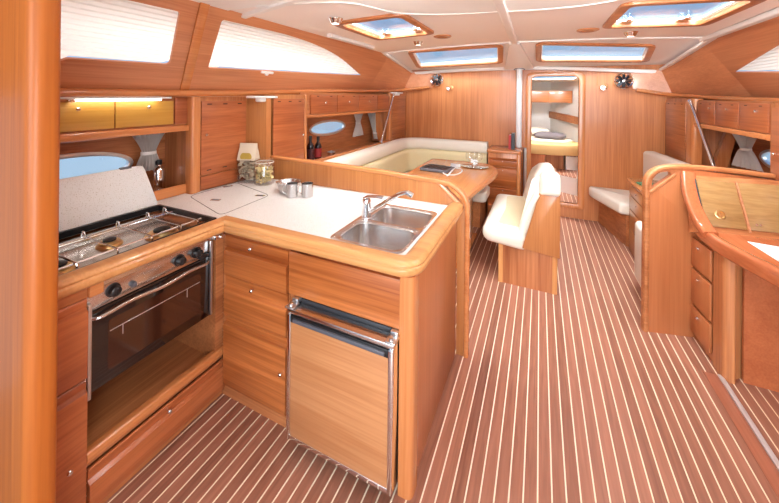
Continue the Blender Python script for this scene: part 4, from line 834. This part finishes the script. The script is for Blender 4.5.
# lockers along the starboard hull
MSH = frame_mtx((1.38, 4.98, 0), (.01, -1, 0), (0, 0, 1))
t = thing('corner_locker', 'tall locker with a sunlit vented door in the forward starboard corner', 'locker', (1.55, 4.65, .9))
b = BM(); box(b, 1.385, 1.72, 4.36, 4.99, .86, 1.60); obj('body', b, 'wood_z', t)
panel_door(t, MSH, .02, .60, .93, 1.565, 'wood_y', vents=(1.54,))
b = BM(); plate(b, rpoly([(1.37, 4.20), (1.45, 4.20), (1.45, 4.38), (1.37, 4.38)], [.035, .01, .01, .035], 6), (), .86, 1.60, 'z'); obj('corner_post', b, 'trim_z', t)
t = thing('overhead_locker', 'row of vented overhead lockers above the starboard port light', 'locker', (1.55, 3.6, 1.35))
b = BM(); box(b, 1.41, 1.79, 3.06, 4.20, 1.355, 1.585); obj('body', b, 'wood_y', t)
b = BM(); sweep(b, [(1.405, 4.2, 1.345), (1.405, 3.06, 1.345)], rrect(.05, .04, .01)); obj('lower_trim', b, 'trim_y', t)
m2 = frame_mtx((1.41, 4.19, 0), (0, -1, 0), (0, 0, 1))
for u0, u1, ku in ((.0, .37, .30), (.375, .75, .60), (.755, 1.12, 1.0)): panel_door(t, m2, u0, u1, 1.37, 1.575, 'front_y', kn=(ku, 1.515), vents=(1.553,), nv=2)
t = thing('tall_locker', 'tall locker at the right edge, inboard of the starboard port light', 'locker', (1.55, 2.75, .9))
b = BM(); box(b, 1.40, 1.80, 2.2, 3.055, .90, 1.575); obj('body', b, 'wood_z', t)
panel_door(t, frame_mtx((1.40, 3.05, 0), (0, -1, 0), (0, 0, 1)), .03, .80, .95, 1.55, 'front_y', kn=(.09, 1.25), vents=(1.53,))
t = thing('settee_ledge', 'pale wooden ledge along the starboard hull under the tied curtain', 'shelf', (1.6, 3.8, .88))
b = BM(); plate(b, [(1.30, 3.0), (1.83, 3.0), (1.76, 4.99), (1.36, 4.99)], (), .905, .925, 'z'); obj('board', b, 'pale_y', t)
t = thing('hull_rib', 'slanted wooden rib against the starboard hull left of the tied curtain', 'hull rib', (1.7, 4.55, .93))
b = BM(); loft(b, [[(1.67, 4.28, 1.34), (1.75, 4.28, 1.34), (1.75, 4.345, 1.34), (1.67, 4.345, 1.34)], [(1.56, 4.28, .926), (1.66, 4.28, .926), (1.66, 4.345, .926), (1.56, 4.345, .926)]]); obj('board', b, 'trim_z', t)

# ============================================================ CHART TABLE
PT = frame_mtx((.68, 2.815, 0), (1, .25, 0), (0, 0, 1)); k_ = 1 / math.cos(math.atan(.25)); pu = lambda x: (x - .68) * k_
t = thing('chart_table_partition', 'wooden partition with a looped handrail beside the chart table', 'partition', (.9, 2.87, 0))
nh_ = rpoly([(pu(.70), .985), (pu(.698), 1.04), (pu(.735), 1.095), (pu(.80), 1.105), (pu(.815), 1.08)], [.02, .03, .03, .015, .015], 4)
b = BM(); plate(b, [(0, 0), (pu(.955), 0), (pu(.955), .76), (pu(1.75), .9), (pu(1.75), 1.10), (pu(1.42), 1.075), (pu(.92), 1.125), (pu(.78), 1.12), (pu(.71), 1.09), (-.005, 1.04)], [nh_], -.018, .018, mtx=PT, bev=.002); obj('panel', b, 'partition', t)
rp = [PT @ Vector(p) for p in ((pu(.672), 0, 0), (pu(.672), .9, 0), (pu(.672), 1.02, 0), (pu(.695), 1.08, 0), (pu(.76), 1.122, 0), (pu(.86), 1.137, 0), (pu(.95), 1.138, 0), (pu(1.2), 1.122, 0), (pu(1.42), 1.10, 0), (pu(1.75), 1.085, 0))]
b = BM(); sweep(b, [rp[0]] + smooth_path(rp[1:], 5), rrect(.03, .05, .012, 4), (.24, -.97, 0)); obj('cap_rail', b, 'wood_x', t)
b = BM(); sweep(b, [PT @ Vector((pu(.69), .955, 0)), PT @ Vector((pu(.835), 1.085, 0))], rrect(.022, .045, .009, 3), (.24, -.97, 0)); obj('inner_rail', b, 'wood_x', t)
t = thing('nav_drawer_unit', 'stack of three small drawers beneath the chart table corner', 'drawer unit', (1.0, 2.7, 0))
MD = frame_mtx((.975, 2.53, 0), (-.032, .35, 0), (0, 0, 1))      # local normal points starboard; fronts on -n
b = BM(); plate(b, [(.985, 2.50), (.952, 2.865), (1.25, 2.92), (1.27, 2.60), (1.055, 2.56)], (), 0, .72, 'z'); obj('body', b, 'wood_z', t)
for z0, z1 in ((.49, .675), (.245, .47), (.05, .225)):
    b = BM(); box(b, .115, .335, z0, z1, -.012, .002, .003, 2, MD); d = obj('drawer', b, 'partition', t); p = MD @ Vector((.235, z1 - .04, -.012)); knob(d, p, MD.to_3x3() @ Vector((0, 0, -1)), .007)
b = BM(); plate(b, rpoly([(.962, 2.505), (1.01, 2.49), (1.03, 2.54), (.96, 2.62)], [.02, .01, 0, 0], 4), (), 0, .73, 'z'); obj('corner_post', b, 'wood_z', t)
t = thing('chart_table_kneehole', 'plain reddish wood panel at the back of the chart table kneehole', 'panel', (1.3, 2.56, 0))
b = BM(); plate(b, [(1.06, .0), (1.9, .0), (1.9, .72), (1.06, .72)], (), 2.53, 2.55, 'y'); obj('panel', b, 'nav', t)
t = thing('chart_table', 'varnished chart table top with a rounded raised front edge', 'table', (1.3, 2.4, .72))
dk = [(.945, 2.855), (.945, 2.55), (1.02, 2.20), (1.18, 1.6), (1.8, 1.6), (1.8, 2.85)]
b = BM(); plate(b, dk, (), .725, .775, 'z', bev=.003); obj('top', b, 'nav', t)
b = BM(); sweep(b, smooth_path([(.945, 2.88, .765), (.945, 2.70, .757), (.952, 2.54, .752), (.985, 2.36, .756), (1.03, 2.16, .766), (1.19, 1.6, .77)], 6), rrect(.05, .085, .02, 5)); obj('raised_edge', b, 'nav', t)
solo('paper_chart', plate(BM(), [(1.10, 2.60), (1.115, 2.33), (1.22, 1.75), (1.75, 1.75), (1.75, 2.52)], (), .7755, .7775, 'z'), 'paper', 'white sheet of paper lying on the chart table at the right edge', 'paper')
# instrument console
t = thing('instrument_console', 'sloping pale veneer instrument panel behind the chart table', 'console', (1.3, 2.75, .78))
MI = frame_mtx((.92, 2.68, .795), (1, .14, 0), (0, .14, .31))
b = BM(); loft(b, [[MI @ Vector(p) for p in ((0, -.02, -.012), (0, .33, -.012), (0, .33, -.05), (0, -.02, -.14))], [MI @ Vector(p) for p in ((.9, -.02, -.012), (.9, .33, -.012), (.9, .33, -.05), (.9, -.02, -.14))]]); obj('body', b, 'wood_x', t)
for u0, u1 in ((.035, .235), (.252, .80)):
    b = BM(); box(b, u0, u1, .015, .30, -.012, 0, .004, 2, MI); pnl = obj('instrument_panel', b, 'olive_x', t)
    if u0 < .1:
        b = BM(); lathe(b, [(.026, 0), (.026, .004), (.021, .006), (.019, .003), (0, .003)], MI @ Vector((.115, .09, 0)), 24, MI.to_3x3() @ Vector((0, 0, 1))); box(b, .111, .119, .07, .11, .002, .005, .001, 1, MI); obj('ring_latch', b, 'brass', pnl)
    else:
        b = BM()
        for q in (.285, .305): lathe(b, [(.006, 0), (.006, .003), (0, .004)], MI @ Vector((q, .05, 0)), 10, MI.to_3x3() @ Vector((0, 0, 1)))
        obj('screws', b, 'chrome', pnl)
b = BM(); tube(b, [MI @ Vector((.028, .0, .001)), MI @ Vector((.028, .305, .001))], .004, 8); obj('edge_bead', b, 'black', t)
b = BM(); tube(b, [MI @ Vector((.244, .0, .001)), MI @ Vector((.244, .30, .001))], .006, 8); obj('edge_bead', b, 'wood_y', t)
b = BM(); br = smooth_path([(.905, 2.845, 1.105), (.90, 2.80, 1.0), (.912, 2.745, .89), (.935, 2.69, .81), (.945, 2.62, .775)], 5); sweep(b, br, rrect(.055, .075, .018, 4), (1, 0, 0)); obj('side_bracket', b, 'nav', t)

# ============================================================ BULKHEAD FITTINGS
def fan(x, z, label):
    t_ = thing('cabin_fan', label, 'fan', (x, 4.93, z), 'cabin fans'); c_ = Vector((x, 4.90, z))
    b_ = BM(); lathe(b_, [(.02, -.10), (.045, -.098), (.045, -.09), (.02, -.08), (.02, -.03), (.05, -.02), (.05, .0), (0, .01)], c_, 24, (0, -1, 0)); obj('mount', b_, 'chrome', t_)
    b_ = BM(); lathe(b_, [(.085, .0), (.10, .004), (.10, .022), (.092, .028), (.083, .022), (.083, .004), (.085, 0)], c_, 36, (0, -1, 0)); obj('rim', b_, 'chrome', t_)
    b_ = BM()
    for i in range(8):
        a = 2 * PI * i / 8; m_ = Matrix.Translation(c_ + Vector((0, -.012, 0))) @ Matrix.Rotation(a, 4, 'Y') @ Matrix.Rotation(.4, 4, 'X'); box(b_, .018, .08, -.001, .001, -.019, .019, .0008, 1, m_)
    obj('blades', b_, 'black', t_)
    b_ = BM(); lathe(b_, [(.022, .0), (.022, .026), (.016, .034), (0, .036)], c_, 20, (0, -1, 0))
    for i in range(6):
        a = 2 * PI * i / 6; tube(b_, [c_ + Vector((.02 * math.cos(a), -.03, .02 * math.sin(a))), c_ + Vector((.09 * math.cos(a), -.026, .09 * math.sin(a)))], .0014, 6)
    obj('guard', b_, 'chrome', t_)
fan(-1.435, 1.85, 'round chrome cabin fan on the left part of the bulkhead above the settee'); fan(.935, 1.812, 'round chrome cabin fan on the bulkhead right of the doorway')
def reading(x, z, label):
    t_ = thing('reading_lamp', label, 'lamp', (x, 4.97, z), 'reading lamps'); c_ = Vector((x, 4.94, z))
    b_ = BM(); lathe(b_, [(.03, 0), (.03, .008), (.022, .014), (0, .016)], (x + .02, 4.998, z + .01), 18, (0, -1, 0)); tube(b_, [(x + .02, 4.99, z + .01), (x + .015, 4.95, z + .008)], .007, 8); obj('mount', b_, 'brass', t_)
    b_ = BM(); lathe(b_, [(0, -.035), (.02, -.03), (.03, .01), (.036, .03), (.032, .03), (.026, .012), (0, .0)], c_, 20, (-.5, -.8, -.3)); obj('shade', b_, 'chrome', t_)
    b_ = BM(); ball(b_, c_ + Vector((-.5, -.8, -.3)).normalized() * .010, .013); obj('bulb', b_, 'lampglow', t_); return t_
reading(-1.255, 1.722, 'small brass reading lamp on the bulkhead above the settee'); reading(.74, 1.735, 'small reading lamp on the bulkhead between doorway and right fan')
b = BM(); box(b, .668, .676, 4.985, 4.999, 1.76, 1.93, .002); solo('lamp_cable_cover', b, 'trim_z', 'thin vertical cable strip on the bulkhead above the right reading lamp', 'cable cover')
# ceiling fittings
def downlight(x, y, label, lit=True, e=16):
    z = zc(x); t_ = thing('ceiling_light', label, 'light', (x, y, z), 'ceiling downlights')
    b_ = BM(); lathe(b_, [(.055, 0), (.055, -.005), (.05, -.010), (.042, -.03), (.032, -.042), (.027, -.042), (.027, -.034), (0, -.034)], (x, y, z), 28); obj('housing', b_, 'chrome', t_)
    b_ = BM(); lathe(b_, [(.026, -.035), (.02, -.043), (0, -.046)], (x, y, z), 20); obj('lens', b_, 'lampglow', t_)
    l = bpy.data.lights.new('spot_glow', 'SPOT'); l.energy = e; l.spot_size = 2.2; l.spot_blend = .8; l.color = (1, .92, .8); l.shadow_soft_size = .03
    o = bpy.data.objects.new('spot_glow', l); COL.objects.link(o); o.parent = t_; o.location = (0, 0, -.055)
downlight(-1.36, 2.02, 'chrome downlight on the ceiling aft of the port hatch'); downlight(-1.16, 3.25, 'chrome downlight on the ceiling forward of the port hatch'); downlight(.70, 3.42, 'chrome downlight on the ceiling forward of the starboard hatch')
for x, y, lab in ((-.86, 3.10, 'round wooden vent in the ceiling right of the port hatch'), (.365, 3.25, 'round wooden vent in the ceiling left of the starboard hatch')):
    t = thing('ceiling_vent', lab, 'vent', (x, y, zc(x)), 'ceiling vents'); b = BM(); lathe(b, [(.085, .002), (.085, -.008), (.07, -.014), (.05, -.012), (.05, -.004), (.0, -.004)], (x, y, zc(x)), 32); obj('ring', b, 'wood_x', t)
    b = BM(); lathe(b, [(.049, -.0045), (.045, -.009), (0, -.010)], (x, y, zc(x)), 28); obj('insert', b, 'trim_x', t)

# ============================================================ FORWARD CABIN
t = thing('forward_berth', 'raised berth with a mustard mattress seen through the doorway', 'bed', (0, 6.6, .15))
b = BM(); plate(b, [(-.9, 6.0), (.08, 6.0), (.10, 6.22), (.37, 6.25), (.36, 6.6), (.15, 7.4), (-.9, 7.4)], (), .15, .66, 'z'); obj('base', b, 'wood_z', t)
b = BM(); plate(b, rpoly([(-.9, 5.90), (.35, 5.90), (.74, 6.12), (.20, 7.40), (-.9, 7.40)], [0, .3, .2, .1, 0], 8), (), .665, .84, 'z', bev=.03); obj('mattress', b, 'mustard', t)
b = BM(); plate(b, rpoly([(-.9, 6.2), (.42, 6.2), (.52, 6.4), (.18, 7.3), (-.9, 7.3)], .05), (), .835, .87, 'z', bev=.012); obj('sheet', b, 'cream', t)
def pillow(name, c_, sx, sy, sz, rz, mat, lab):
    b_ = BM(); bmesh.ops.create_uvsphere(b_, u_segments=28, v_segments=14, radius=1); m_ = Matrix.Translation(c_) @ Matrix.Rotation(rz, 4, 'Z')
    for v in b_.verts:
        f = lambda q: math.copysign(abs(q) ** .55, q); v.co = Vector((f(v.co.x) * sx, f(v.co.y) * sy, v.co.z * sz))
    bmesh.ops.transform(b_, matrix=m_, verts=b_.verts); return solo(name, b_, mat, lab, 'pillow', ang=60)
pillow('pillow', (.16, 6.48, .925), .25, .17, .06, -.25, 'greycloth', 'dark grey pillow on the berth through the doorway'); pillow('pillow', (-.05, 6.85, .945), .22, .16, .08, .1, 'cream', 'white pillow behind the grey one on the berth')
t = thing('cabin_locker', 'overhead wooden lockers high on the far wall of the forward cabin', 'locker', (0, 6.9, 1.5))
b = BM(); plate(b, [(-1.2, 6.78), (.53, 6.78), (.42, 7.0), (-1.2, 7.0)], (), 1.50, 1.72, 'z'); obj('body', b, 'wood_x', t)
for x0, x1 in ((-.75, .15), (.155, .525)): 
    b = BM(); box(b, x0, x1, 6.765, 6.78, 1.505, 1.715, .003); obj('door', b, 'wood_x', t)
t = thing('cabin_shelf', 'plain slanting wooden shelf board on the right wall of the forward cabin', 'shelf', (.6, 6.9, 1.15))
b = BM(); sweep(b, [(.19, 7.44, 1.25), (.88, 6.03, 1.16)], rrect(.05, .13, .006)); obj('board', b, 'wood_x', t)
t = thing('cabin_steps', 'white steps with teak treads rising beside the berth in the forward cabin', 'steps', (.5, 5.9, .15))
b = BM(); plate(b, [(.12, 5.82), (.62, 5.50), (1.0, 5.5), (.82, 6.19), (.12, 6.19)], (), .15, .40, 'z'); plate(b, [(.40, 6.2), (.78, 6.2), (.62, 6.55), (.40, 6.55)], (), .40, .62, 'z'); box(b, .50, 1.0, 5.2, 5.52, .15, .55, .03, 3); obj('risers', b, 'whitegel', t)
b = BM(); plate(b, [(.125, 5.83), (.62, 5.51), (.99, 5.51), (.815, 6.185), (.125, 6.185)], (), .401, .406, 'z'); obj('tread', b, 'floor', t)
b = BM(); plate(b, [(.405, 6.205), (.77, 6.205), (.615, 6.545), (.405, 6.545)], (), .621, .626, 'z'); obj('tread', b, 'floor', t)
